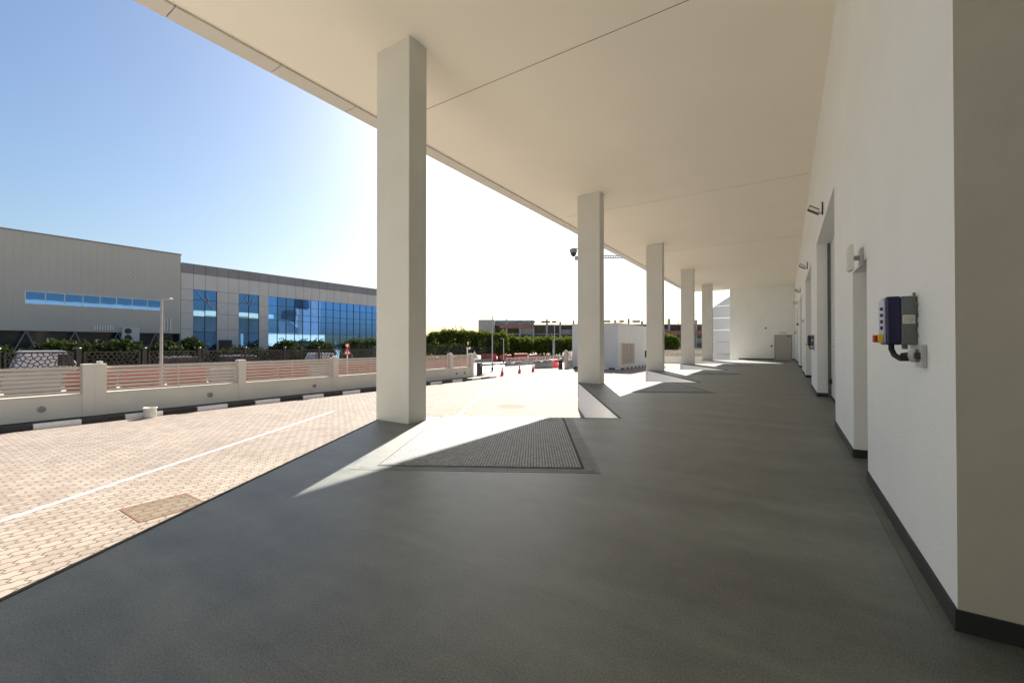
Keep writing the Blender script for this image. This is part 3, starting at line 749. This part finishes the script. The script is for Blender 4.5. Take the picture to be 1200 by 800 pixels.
for k in range(-6, 10):
    yy = 7.59+3.31*k
    if post is None:
        post = MB().box(-.09, .09, -.1, .1, .0, 2.30).local('post', 'bronze', df)
        MB().lathe([(.11, 2.301), (.11, 2.33), (.05, 2.35), (.05, 2.36)], n=12).local('post_light', 'grey_metal', post)
        o = post
    else: o = copy_tree(post, df)
    o.location = (0, yy, 0)
    if k < 9:
        q = bpy.data.objects.new('screen_panel', pm[k % 3]); COL.objects.link(q); q.parent = df; q.location = (0, yy+.22, .95)
mf = thing('mesh_fence', 'thin dark wire mesh fence in front of the clipped trees', 'fence', (fx, 37.5, G))
wm = MB()
for i in range(0, 80): wm.box(-.006, .006, .02+i*.2, .032+i*.2, .4, 2.25)
for i in range(10): wm.box(-.006, .006, .0, 16.2, .4+i*.2, .412+i*.2)
wm.local('wire_mesh', 'bronze', mf)
for i in range(7): MB().box(-.04, .04, i*2.7-.04, i*2.7+.04, 0, 2.4).local('post', 'bronze', mf)
MB().box(-.08, .08, 0, 16.2, 0, .4).local('base', 'concrete', mf)

# ------------------------------------------------------------------ grey warehouse and glass office
bx = -53.0
wh = thing('warehouse', 'grey metal-clad warehouse with a strip of blue windows', 'building', (bx-10, 0, G))
c = MB()
zb = 2.68
c.box(bx-25, bx, -30, 18.1, zb, 10.85)
c.build('wall', 'clad', wh)
rbm = MB(); yy = -29.8
while yy < 18: rbm.box(bx, bx+.008, yy, yy+.03, zb, 10.8); yy += .5
rbm.build('cladding_rib', 'clad', wh)
MB().box(bx-25.1, bx+.05, -30.1, 18.15, 10.851, 10.97).build('parapet_cap', 'panel_dark', wh)
MB().box(bx-24, bx-1.2, -29, 18.1, G-.1, zb-.002).build('ground_floor_glazing', 'dark_glass', wh)
v_ = MB(); yy = -20.0
while yy < 17:
    v_.bar((bx-.6, yy, G), (bx-.4, yy+1.4, zb), .07, .07); v_.bar((bx-.6, yy+2.8, G), (bx-.4, yy+1.4, zb), .07, .07); yy += 2.9
v_.build('raking_strut', 'panel_dark', wh)
yw = 7.4; ww = 1.13
for i in range(8):
    fr = MB(); a = yw+i*1.14
    fr.box(bx, bx+.04, a-.045, a, 4.93, 5.98).box(bx, bx+.04, a, a+1.095, 4.93, 4.97).box(bx, bx+.04, a, a+1.095, 5.94, 5.98)
    if i == 7: fr.box(bx, bx+.04, a+1.095, a+1.14, 4.93, 5.98)
    fo = fr.build('window', 'white', wh)
    MB().quad((bx+.018,a,4.97),(bx+.018,a+1.095,4.97),(bx+.018,a+1.095,5.94),(bx+.018,a,5.94)).build('pane', 'glass_dark', fo)
lv = MB()
for i in range(8): lv.box(bx+.02, bx+.09, 11.55+i*.18, 11.63+i*.18, 2.85, 3.3)
lv.build('vent_fin', 'white', wh)
lv = MB()
for i in range(3): lv.box(bx+.02, bx+.09, 16.7+i*.25, 16.78+i*.25, 2.9, 4.2)
lv.build('downpipe', 'white', wh)
fl_ = MB(); fl_.box(bx+.02, bx+.2, 14.0, 14.12, 7.95, 8.05); fl_.box(bx+.02, bx+.2, 14.3, 14.42, 7.95, 8.05); fl_.build('floodlight', 'white', wh)
ac = thing('air_conditioner', 'beige air conditioning unit with two fans mounted under the warehouse wall', 'air conditioner', (bx+.5, 13.4, 1.85))
MB().box(-.45, 0, 0, 1.25, 0, 1.3).local('case', 'panel_light', ac, bevel=.02)
for z_ in (.34, .96): MB().tube([(.001, .40, z_), (.02, .40, z_)], .27, 20).local('fan_grille', 'blackmetal', ac)
MB().box(-.4, -.05, .1, .2, -.8, -.001).box(-.4, -.05, 1.05, 1.15, -.8, -.001).local('bracket', 'grey_metal', ac)

of = thing('office_building', 'glass-fronted office block with grey panels beside the warehouse', 'building', (bx-10, 30, G))
ox = bx-.12
YE = 47.0
pan = MB(); pdk = MB()
edges = [18.16+1.118*i for i in range(26)]
gbays = [(19.28, 21.51), (23.75, 25.99), (27.10, YE-1.1)]
def in_glass(y): return any(a-.01 <= y < b-.01 for a, b in gbays)
zrow = [G-.1, 1.2, 3.2, 4.9, 6.2, 7.42, 9.1]
MB().box(ox-22, ox-.3, 18.12, YE, G-.1, 10.1).build('core_wall', 'joint', of)
for i in range(len(edges)-1):
    a, b = edges[i]+.014, edges[i+1]-.014
    for z0_, z1_ in zip(zrow, zrow[1:]):
        if in_glass(edges[i]) and z0_ < 7.4: continue
        pan.box(ox-.3, ox, a, b, z0_+.014, z1_-.014)
    pdk.box(ox-.3, ox+.01, a, b, 9.11, 10.14)
pan.build('facade_panel', 'panel_light', of); pdk.build('parapet_panel', 'panel_dark', of)
zg = [G-.1, 1.1, 2.9, 4.55, 5.3, 6.35, 7.41]
for bi, (a, b) in enumerate(gbays):
    g = MB(); n = round((b-a)/1.118); rr = random.Random(bi+4)
    for i in range(n):
        for j in range(len(zg)-1):
            y0_, y1_ = a+(b-a)*i/n, a+(b-a)*(i+1)/n
            mi = 0
            if bi < 2: mi = 2 if j == 3 else 1
            elif j == 0: mi = 2
            elif j == 1: mi = 2
            elif 1 <= i <= 3: mi = 1
            # every pane stands a hair out of plumb, so reflections break at the joints
            t1, t2 = rr.uniform(-.0012, .0012), rr.uniform(-.0012, .0012)
            g.quad((ox-.1+t1, y0_, zg[j]), (ox-.1+t2, y1_, zg[j]), (ox-.1-t1, y1_, zg[j+1]), (ox-.1-t2, y0_, zg[j+1]), mi)
    go = g.build('curtain_glazing', ['glass', 'glass_dark', 'glass_pale'], of)
    ml = MB()
    for i in range(n+1):
        yy = a+(b-a)*i/n; ml.box(ox-.09, ox-.04, yy-.02, yy+.02, G, 7.405)
    for z_ in zg[1:-1]:
        ml.box(ox-.09, ox-.045, a, b, z_-.02, z_+.02)
    ml.build('mullion', 'joint', go)
br = MB()
br.bar((ox-.02, 19.55, 7.3), (ox-.02, 20.3, 6.3), .05, .05); br.bar((ox-.02, 20.3, 6.5), (ox-.02, 21.2, 5.35), .06, .05); br.bar((ox-.02, 20.55, 6.9), (ox-.02, 20.75, 6.0), .05, .05)
br.bar((ox-.02, 23.9, 6.1), (ox-.02, 24.7, 7.2), .06, .05); br.bar((ox-.02, 24.4, 7.1), (ox-.02, 24.9, 6.2), .06, .05); br.bar((ox-.02, 25.4, 7.1), (ox-.02, 25.1, 6.1), .06, .05)
br.build('cable_brace', 'lightgrey', of)
MB().box(ox+.0, ox+.35, 21.7, 22.9, G, 2.05).build('service_box', 'blackmetal', of)

# ------------------------------------------------------------------ white kiosk
kx, ky = -14.7, 42.9
ks = thing('substation_kiosk', 'white flat-roofed kiosk with a louvred vent behind the second column', 'building', (kx-3, ky+6, G))
MB().box(kx-5.2, kx, ky, ky+13.5, G-.1, 3.68).build('wall', 'kioskwall', ks)
MB().box(kx-5.25, kx+.05, ky-.05, ky+13.55, 3.681, 3.8).build('roof_slab', 'kioskwall', ks)
vf = MB(); vf.box(kx+.002, kx+.06, ky+1.0, ky+1.1, -.62, 1.72).box(kx+.002, kx+.06, ky+5.5, ky+5.6, -.62, 1.72).box(kx+.002, kx+.06, ky+1.1, ky+5.5, 1.62, 1.72).box(kx+.002, kx+.06, ky+1.1, ky+5.5, -.62, -.52)
vo = vf.build('louvre_vent', 'cream_metal', ks)
vl = MB(); z_ = -.5
while z_ < 1.6: vl.add([(kx+.005, ky+1.1, z_+.07), (kx+.005, ky+5.5, z_+.07), (kx+.03, ky+5.5, z_), (kx+.03, ky+1.1, z_)], [(3,2,1,0)]); z_ += .075
vl.build('louvre_blade', 'cream_metal', vo)
vr = MB()
for i in range(1, 9): vr.box(kx+.03, kx+.055, ky+1.1+i*.489-.06, ky+1.1+i*.489+.06, -.52, 1.62)
vr.build('louvre_rib', 'panel_dark', vo)
kk = MB(); i = 0
for i in range(9): kk.box(kx-5.4+i*.66, kx-5.4+(i+1)*.66-.01, ky-.6, ky-.45, G-.05, G+.14, i % 2)
for j in range(20): kk.box(kx+.5, kx+.65, ky-.6+j*.7, ky-.6+(j+1)*.7-.01, G-.05, G+.14, (j+1) % 2)
structure(kk.build('kiosk_kerb', ['white', 'black']))

# ------------------------------------------------------------------ curved white cladding beyond the open end
cw = thing('curved_canopy_wall', 'white curved panel wall beyond the open far end of the dock', 'wall', (-8, 58, G))
c = MB(); nn_ = 14
for k in range(6):
    z0_ = G + k*1.45
    for i in range(nn_):
        def pt(t): return (-7.9 + 5.4*t, 57.0 - 1.6*math.sin(t*math.pi/2))
        def top(t): return 5.8 + 2.3*math.sin(t*math.pi/2)
        (xa, ya), (xb, yb) = pt(i/nn_), pt((i+1)/nn_)
        ta, tb = top(i/nn_), top((i+1)/nn_)
        za0, za1 = min(z0_, ta), min(z0_+1.39, ta); zb0, zb1 = min(z0_, tb), min(z0_+1.39, tb)
        if za1 <= za0 and zb1 <= zb0: continue
        c.quad((xa,ya,za0),(xb,yb,zb0),(xb,yb,zb1),(xa,ya,za1))
        c.quad((xb,yb+.25,zb0),(xa,ya+.25,za0),(xa,ya+.25,za1),(xb,yb+.25,zb1))
        c.quad((xa,ya,za1),(xb,yb,zb1),(xb,yb+.25,zb1),(xa,ya+.25,za1))
c.build('panel_skin', 'curved', cw)
MB().prism([(-7.7,57.4),(-2.7,56.0),(-2.7,60),(-7.7,60)], G, 3.5).build('backing', 'curved', cw)
rl = MB(); rl.tube([(-7.9, 57.2, 7.2), (-5.5, 56.6, 8.6), (-3, 56.2, 9.4)], .035, 6); rl.tube([(-7.9, 57.2, 6.5), (-5.5, 56.6, 7.9), (-3, 56.2, 8.8)], .03, 6); rl.build('cable', 'grey_metal', cw)

# ------------------------------------------------------------------ vegetation
def leaf_cloud(rr, n, shape, size):
    """many small leaf quads spread through a crown volume, gathered in clumps"""
    m = MB(); clumps = []
    for _ in range(max(12, n//45)):
        clumps.append((shape(rr), rr.uniform(.5, 1.2)))
    for i in range(n):
        if i % 5 < 3: p = Vector(shape(rr))
        else:
            c_, cr_ = clumps[rr.randrange(len(clumps))]
            p = Vector(c_)+Vector((rr.gauss(0, 1), rr.gauss(0, 1), rr.gauss(0, 1)))*size*1.3*cr_
        a = Vector((rr.uniform(-1, 1), rr.uniform(-1, 1), rr.uniform(-1, 1))).normalized()
        b = a.cross(Vector((rr.uniform(-1, 1), rr.uniform(-1, 1), rr.uniform(-.4, 1)))).normalized()
        s = size*rr.uniform(.55, 1.2)
        m.add([p-a*s*.95, p+b*s*.55, p+a*s*.95, p-b*s*.55], [(0,1,2,3)])
    return m
def ell(cx, cy, cz, rx, ry, rz_, shell=.55, sq=1.0):
    def f(rr):
        while True:
            v = Vector((rr.uniform(-1, 1), rr.uniform(-1, 1), rr.uniform(-1, 1)))
            q = (abs(v.x)**(2*sq)+abs(v.y)**(2*sq)+abs(v.z)**(2*sq))
            if shell < q < 1: break
        return (cx+v.x*rx, cy+v.y*ry, cz+v.z*rz_)
    return f
def make_tree(name, label, cat, loc, th, rx, ry, rz_, n, size, m, seed, group, sq=1.0):
    rr = random.Random(seed); r = thing(name, label, cat, loc, rr.uniform(0, .3), group)
    t = MB(); t.tube([(0,0,-.1), (.05,.03,th*.5), (0,.05,th+rz_*.4)], [.16, .12, .07], 8)
    for k in range(5):
        an = k*1.26+rr.random(); t.tube([(0,0,th*.8), (math.cos(an)*rx*.35, math.sin(an)*ry*.35, th+rz_*.4), (math.cos(an)*rx*.65, math.sin(an)*ry*.65, th+rz_*(.8+.5*rr.random()))], [.07, .05, .02], 6)
    t.local('trunk', 'trunk', r)
    leaf_cloud(rr, n, ell(0, 0, th+rz_, rx, ry, rz_, .35, sq), size).local('crown', m, r)
    return r
# clipped hedge-like row of trees left of the street lamp
ct = [make_tree('clipped_tree', 'clipped dense tree', 'tree', (0,0,G), 0.9, 1.75, 1.9, 1.9, 5200, .2, 'leaf', 11+i, 'clipped trees beyond the gate', 1.8) for i in range(2)]
spots = [(-50.6, 50.6, .84), (-48.4, 52.3, 1.0), (-46.4, 53.5, 1.04), (-44.4, 54.8, 1.03), (-42.3, 56.2, .99), (-40.2, 57.6, .95)]
names = ['lowest one at the left end', 'second from the left', 'third from the left', 'fourth from the left', 'fifth from the left, beside the lamp pole', 'right end, behind the lamp pole']
for i, (x, y, s) in enumerate(spots):
    o = ct[i] if i < 2 else copy_tree(ct[i % 2])
    o.location = (x, y, G); o.scale = (s, s, s); o.rotation_euler = (0, 0, R(-58)+.5*i*math.pi); o['label'] = 'clipped dense green tree in a hedge-like row, '+names[i]
rt = [make_tree('round_tree', 'round', 'tree', (0,0,G), 1.0, 1.75, 1.75, 1.5, 4500, .2, 'leaf', 31+i, 'rounded trees before the construction site') for i in range(2)]
sp2 = [(-41.4, 62.4, 1.1, 'left one, right of the lamp pole'), (-38.9, 64.2, .96, 'second from the left'), (-36.4, 65.9, 1.0, 'third from the left'), (-34.4, 67.2, .97, 'middle of the row'), (-31.8, 68.8, .99, 'left of the kiosk'), (-28.5, 70.5, .9, 'right end, mostly behind the kiosk'), (-22, 80, 1.0, 'seen between third and fourth columns'), (-18.5, 82, 1.1, 'right one seen between the far columns')]
for i, (x, y, s, l) in enumerate(sp2):
    o = rt[i] if i < 2 else copy_tree(rt[i % 2])
    o.location = (x, y, G); o.scale = (s, s, s); o.rotation_euler = (0, 0, i*1.3); o['label'] = 'round-crowned green tree, '+l
# shrubs under the buildings across the road
def shrub(label, loc, rx, ry, rz_, n, seed, m='leaf_dark', size=.17, sq=1.0):
    rr = random.Random(seed); r = thing('shrub', label, 'shrub', loc, 0, 'shrubs behind the dark fence')
    t = MB()
    for k in range(5):
        an = k*1.25; t.tube([(0,0,-.1), (math.cos(an)*rx*.3, math.sin(an)*ry*.3, rz_*.8)], [.05, .02], 6)
    t.local('stem', 'trunk', r); leaf_cloud(rr, n, ell(0,0,rz_, rx, ry, rz_, .3, sq), size).local('foliage', m, r)
    return r
shrub('dark shrub below the left part of the warehouse', (-45, 8.2, G), 1.2, 2.0, 1.45, 3600, 51)
shrub('dark spreading shrub below the warehouse windows', (-45, 11.4, G), 1.2, 2.0, 1.5, 3600, 52)
shrub('dark shrub at the left frame edge below the warehouse', (-45, 4.2, G), 1.2, 2.1, 1.3, 3600, 53)
shrub('dark shrub below the air conditioning unit', (-45, 14.4, G), 1.1, 1.5, 1.4, 3000, 54)
shrub('tall dark shrub at the corner between warehouse and office', (-46, 16.6, G), .9, 1.1, 1.65, 2600, 55)
shrub('round bush before the office glass, left of two', (-46, 25.4, G), 1.3, 1.8, 1.5, 3600, 56)
shrub('round bush before the office glass, right of two', (-46, 29.4, G), 1.3, 1.9, 1.5, 3600, 57)
shrub('big square-cut dark hedge near the first column', (-46, 35.6, G), 1.4, 3.0, 1.55, 5500, 58, sq=2.2)
shrub('low dark hedge between the two glass bays', (-46, 20.8, G), 1.0, 2.6, 1.1, 3200, 59, sq=1.8)

def hedge(label, loc, rz, rx, ry, rz_, n, seed):
    rr = random.Random(seed); r = thing('hedge', label, 'hedge', loc, rz)
    t = MB()
    for k in range(8): t.tube([(0, -ry+.2+k*ry/4, -.1), (.1, -ry+.3+k*ry/4, rz_*1.4)], [.05, .02], 6)
    t.local('stem', 'trunk', r); leaf_cloud(rr, n, ell(0, 0, rz_, rx, ry, rz_, .15, 3), .19).local('foliage', 'leaf_dark', r)
    return r
hedge('long low dark hedge behind the wire mesh fence', (-41.2, 44.5, G), 0, 1.0, 7.0, 1.25, 7000, 71)
hedge('dark hedge under the round-crowned trees, left of the kiosk', (-36.6, 69, G), ang_xy((-41, 66), (-30, 73))-math.pi/2, .9, 8.0, 1.0, 7000, 72)
# ------------------------------------------------------------------ tower that shows only as a reflection in the office glass
tw = thing('office_tower', 'dark tall office tower outside the picture, seen only mirrored in the office glass', 'tower', (66, 103, G))
MB().box(-5, 5, -7, 4, 0, 17).box(-5, 5, -1.5, 4, 17, 52).local('wall', 'panel_dark', tw)
MB().box(-5.3, -5.001, -7, -6.2, 0, 17).local('corner_fin', 'panel_light', tw)

# ------------------------------------------------------------------ parked cars across the road
def make_car(label, loc, rz, m, L=4.7, h=1.75, van=False):
    r = thing('parked_car', label, 'car', loc, rz, 'cars parked behind the dark fence')
    w2 = .92
    low = [(-L/2, .35), (L/2, .35), (L/2, .75), (L/2-.15, .95), (L/2-1.1, 1.05), (-L/2+.1, 1.08), (-L/2, .85)]
    def ext(pts, y0, y1, inset=0):
        mm = MB(); n = len(pts); vs = [(x, y0, z) for x, z in pts]+[(x, y1, z) for x, z in pts]
        return mm.add(vs, [tuple(range(n)), tuple(range(2*n-1, n-1, -1))]+[(i, n+i, n+(i+1) % n, (i+1) % n) for i in range(n)])
    ext(low, -w2, w2).local('body', m, r, bevel=.06)
    cab = [(-L/2+.12, 1.06), (L/2-1.15, 1.06), (L/2-1.75, h-.1), (-L/2+.45, h-.1)]
    if van:
        ext(cab, -w2+.05, w2-.05).local('cargo_body', m, r, bevel=.05)
        ext([(L/2-2.2, 1.15), (L/2-1.3, 1.15), (L/2-1.7, h-.25), (L/2-2.2, h-.25)], -w2+.04, w2-.04).local('side_window', 'dark_glass', r)
    else: ext(cab, -w2+.1, w2-.1).local('window_band', 'dark_glass', r, bevel=.04)
    rf_ = [(-L/2+.35, h-.1), (L/2-1.7, h-.1), (L/2-1.95, h), (-L/2+.5, h)]
    ext(rf_, -w2+.12, w2-.12).local('roof', m, r, bevel=.03)
    for x in (-L/2+.85, L/2-.9):
        for y in (-w2+.06, w2-.06):
            wo_ = MB().tube([(x, y-.11, .33), (x, y+.11, .33)], .33, 18).local('wheel', 'rubber', r)
            MB().tube([(x, y-.125, .33), (x, y+.125, .33)], .19, 14).local('rim', 'galv', wo_)
    for y in (-.62, .62):
        MB().box(L/2-.08, L/2+.01, y-.2, y+.2, .68, .82).local('headlight', 'label', r); MB().box(-L/2-.01, -L/2+.06, y-.2, y+.2, .75, .95).local('taillight', 'red', r)
    return r
cw_ = make_car('white van parked behind the dark fence, left of all the other cars', (-41.2, 7.15, G), R(90), 'carwhite', 4.2, 2.15, True)
cs = make_car('silver car parked behind the dark fence, below the second glass bay', (-41.2, 19.0, G), R(90), 'carsilver', 4.5, 1.6)
o = copy_tree(cs); o.location = (-41.2, 14.6, G); o['label'] = 'silver car behind the dark fence, right of the street lamp pole'
o = copy_tree(cw_); o.location = (-41.2, 27.0, G); o.scale = (1, 1, .78); o['label'] = 'white car behind the dark fence, left of the road sign'
o = copy_tree(cw_); o.location = (-44.0, 43.5, G); o.scale = (1, 1, .78); o['label'] = 'white car behind the mesh fence, right of the first column'

# ------------------------------------------------------------------ construction site in the distance
def frame_block(label, ox_, oy_, ang, nb, bay, floors, fh, depth, m_frame='concrete_dark', band=None):
    r = thing('construction_building', label, 'building', (ox_, oy_, G), ang)
    for k in range(floors+1):
        MB().box(0, nb*bay, 0, depth, k*fh+fh-.35 if k < floors else floors*fh, k*fh+fh if k < floors else floors*fh+.3).local('floor_slab', m_frame, r) if k < floors else None
    for i in range(nb+1):
        MB().box(i*bay-.35, i*bay+.35, -.15, .5, 0, floors*fh+1.2 + (i % 3)*.5).local('frame_column', 'concrete', r)
    MB().box(.4, nb*bay-.4, depth*.55, depth*.6, 0, floors*fh-.4).local('core_wall', 'concrete_dark', r)
    rr = random.Random(int(abs(ox_)))
    inf = MB()
    for k in range(floors):
        for i in range(nb):
            q = rr.random()
            if q < .5: inf.box(i*bay+.36, (i+1)*bay-.36, .3, .5, k*fh, k*fh+fh*rr.choice([.3, .45, .64]))
    inf.local('blockwork', 'concrete_dark', r)
    sc_ = MB()
    for i in range(nb*3):
        x = rr.uniform(0, nb*bay); hh = floors*fh+rr.uniform(.6, 2.4); sc_.box(x-.05, x+.05, .6, .7, floors*fh, hh)
        if i % 4 == 0: sc_.box(x-.9, x+.9, .5, 1.2, floors*fh+.8, floors*fh+1.5)
    sc_.local('scaffold', 'joint', r)
    if band:
        for (x0, x1, z0_, z1_) in band: MB().box(x0, x1, -.5, -.3, z0_, z1_).local('safety_netting', 'brick_red', r)
    return r
an = ang_xy((-103.5, 135.5), (-69.5, 157.5))
fb = frame_block('grey concrete building under construction behind the rounded trees', -103.5, 135.5, an, 9, 5.4, 3, 3.55, 14, band=[(8, 22, 9.2, 10.6), (37, 43, 7.0, 8.4)])
MB().box(-.5, 6.0, -.6, 12, 0, 12.6).local('stair_core', 'concrete', fb)
MB().box(6.0, 22, 5.0, 12, 10.7, 12.7).local('upper_wall', 'concrete', fb)
frame_block('dark construction frame with red netting seen between the far columns', -62, 161.5, an, 9, 5.4, 3, 3.6, 14, band=[(20, 48, 6.6, 8.2)])
# tower crane
cr_ = thing('tower_crane', 'distant tower crane with its jib showing beside the second column', 'crane', (-101, 244, G))
lt = MB(); H = 57.0
def lattice(m, p, q, s, n, r_=.3):
    p = Vector(p); q = Vector(q); d = (q-p).normalized(); u = Vector((0,0,1)) if abs(d.z) < .9 else Vector((1,0,0))
    a = d.cross(u).normalized()*s/2; b = a.cross(d).normalized()*s/2
    cs_ = [a+b, a-b, -a-b, -a+b]
    for c_ in cs_: m.bar(p+c_, q+c_, r_, r_)
    for i in range(n):
        e, f_ = p+(q-p)*i/n, p+(q-p)*(i+1)/n
        for k in range(4): m.bar(e+cs_[k], f_+cs_[(k+1) % 4], r_*.7, r_*.7)
lattice(lt, (0,0,0), (0,0,H), 1.8, 24, .2); lt.local('mast', 'yellow', cr_)
jd = Vector((.82, .57, 0)); jb = MB(); lattice(jb, tuple(jd*1+Vector((0,0,H))), tuple(jd*38+Vector((0,0,H-1))), 1.3, 24, .3); jb.bar((0,0,H+7), tuple(jd*24+Vector((0,0,H+.8))), .3, .3); jb.local('jib', 'joint', cr_)
cj = MB(); lattice(cj, tuple(-jd*1+Vector((0,0,H))), tuple(-jd*7+Vector((0,0,H))), 1.3, 5, .16); cj.local('counter_jib', 'joint', cr_)
MB().box(-8, -6, -5.4, -3.6, H-2.4, H).local('counterweight', 'concrete', cr_); MB().box(.9, 2.6, -1.2, .6, H-2.6, H-.6).local('cab', 'grey_metal', cr_); MB().bar((0,0,H), (0,0,H+7), .5, .5).local('apex', 'grey_metal', cr_)
# yellow-topped hoarding before the site
hb = thing('site_hoarding', 'long low pale yellow hoarding wall beyond the road, left of the kiosk', 'hoarding', (-33, 75, G), ang_xy((-40.9, 66), (-22, 79)))
MB().box(-3, 26, 0, .12, 0, 1.9).local('panel', 'cream_metal', hb); MB().box(-3, 26, -.01, -.002, 0, .9).local('lower_band', 'bronze', hb)
for i in range(8): MB().box(-3+i*4, -2.8+i*4, -.1, -.011, 0, 2.0).local('post', 'grey_metal', hb)
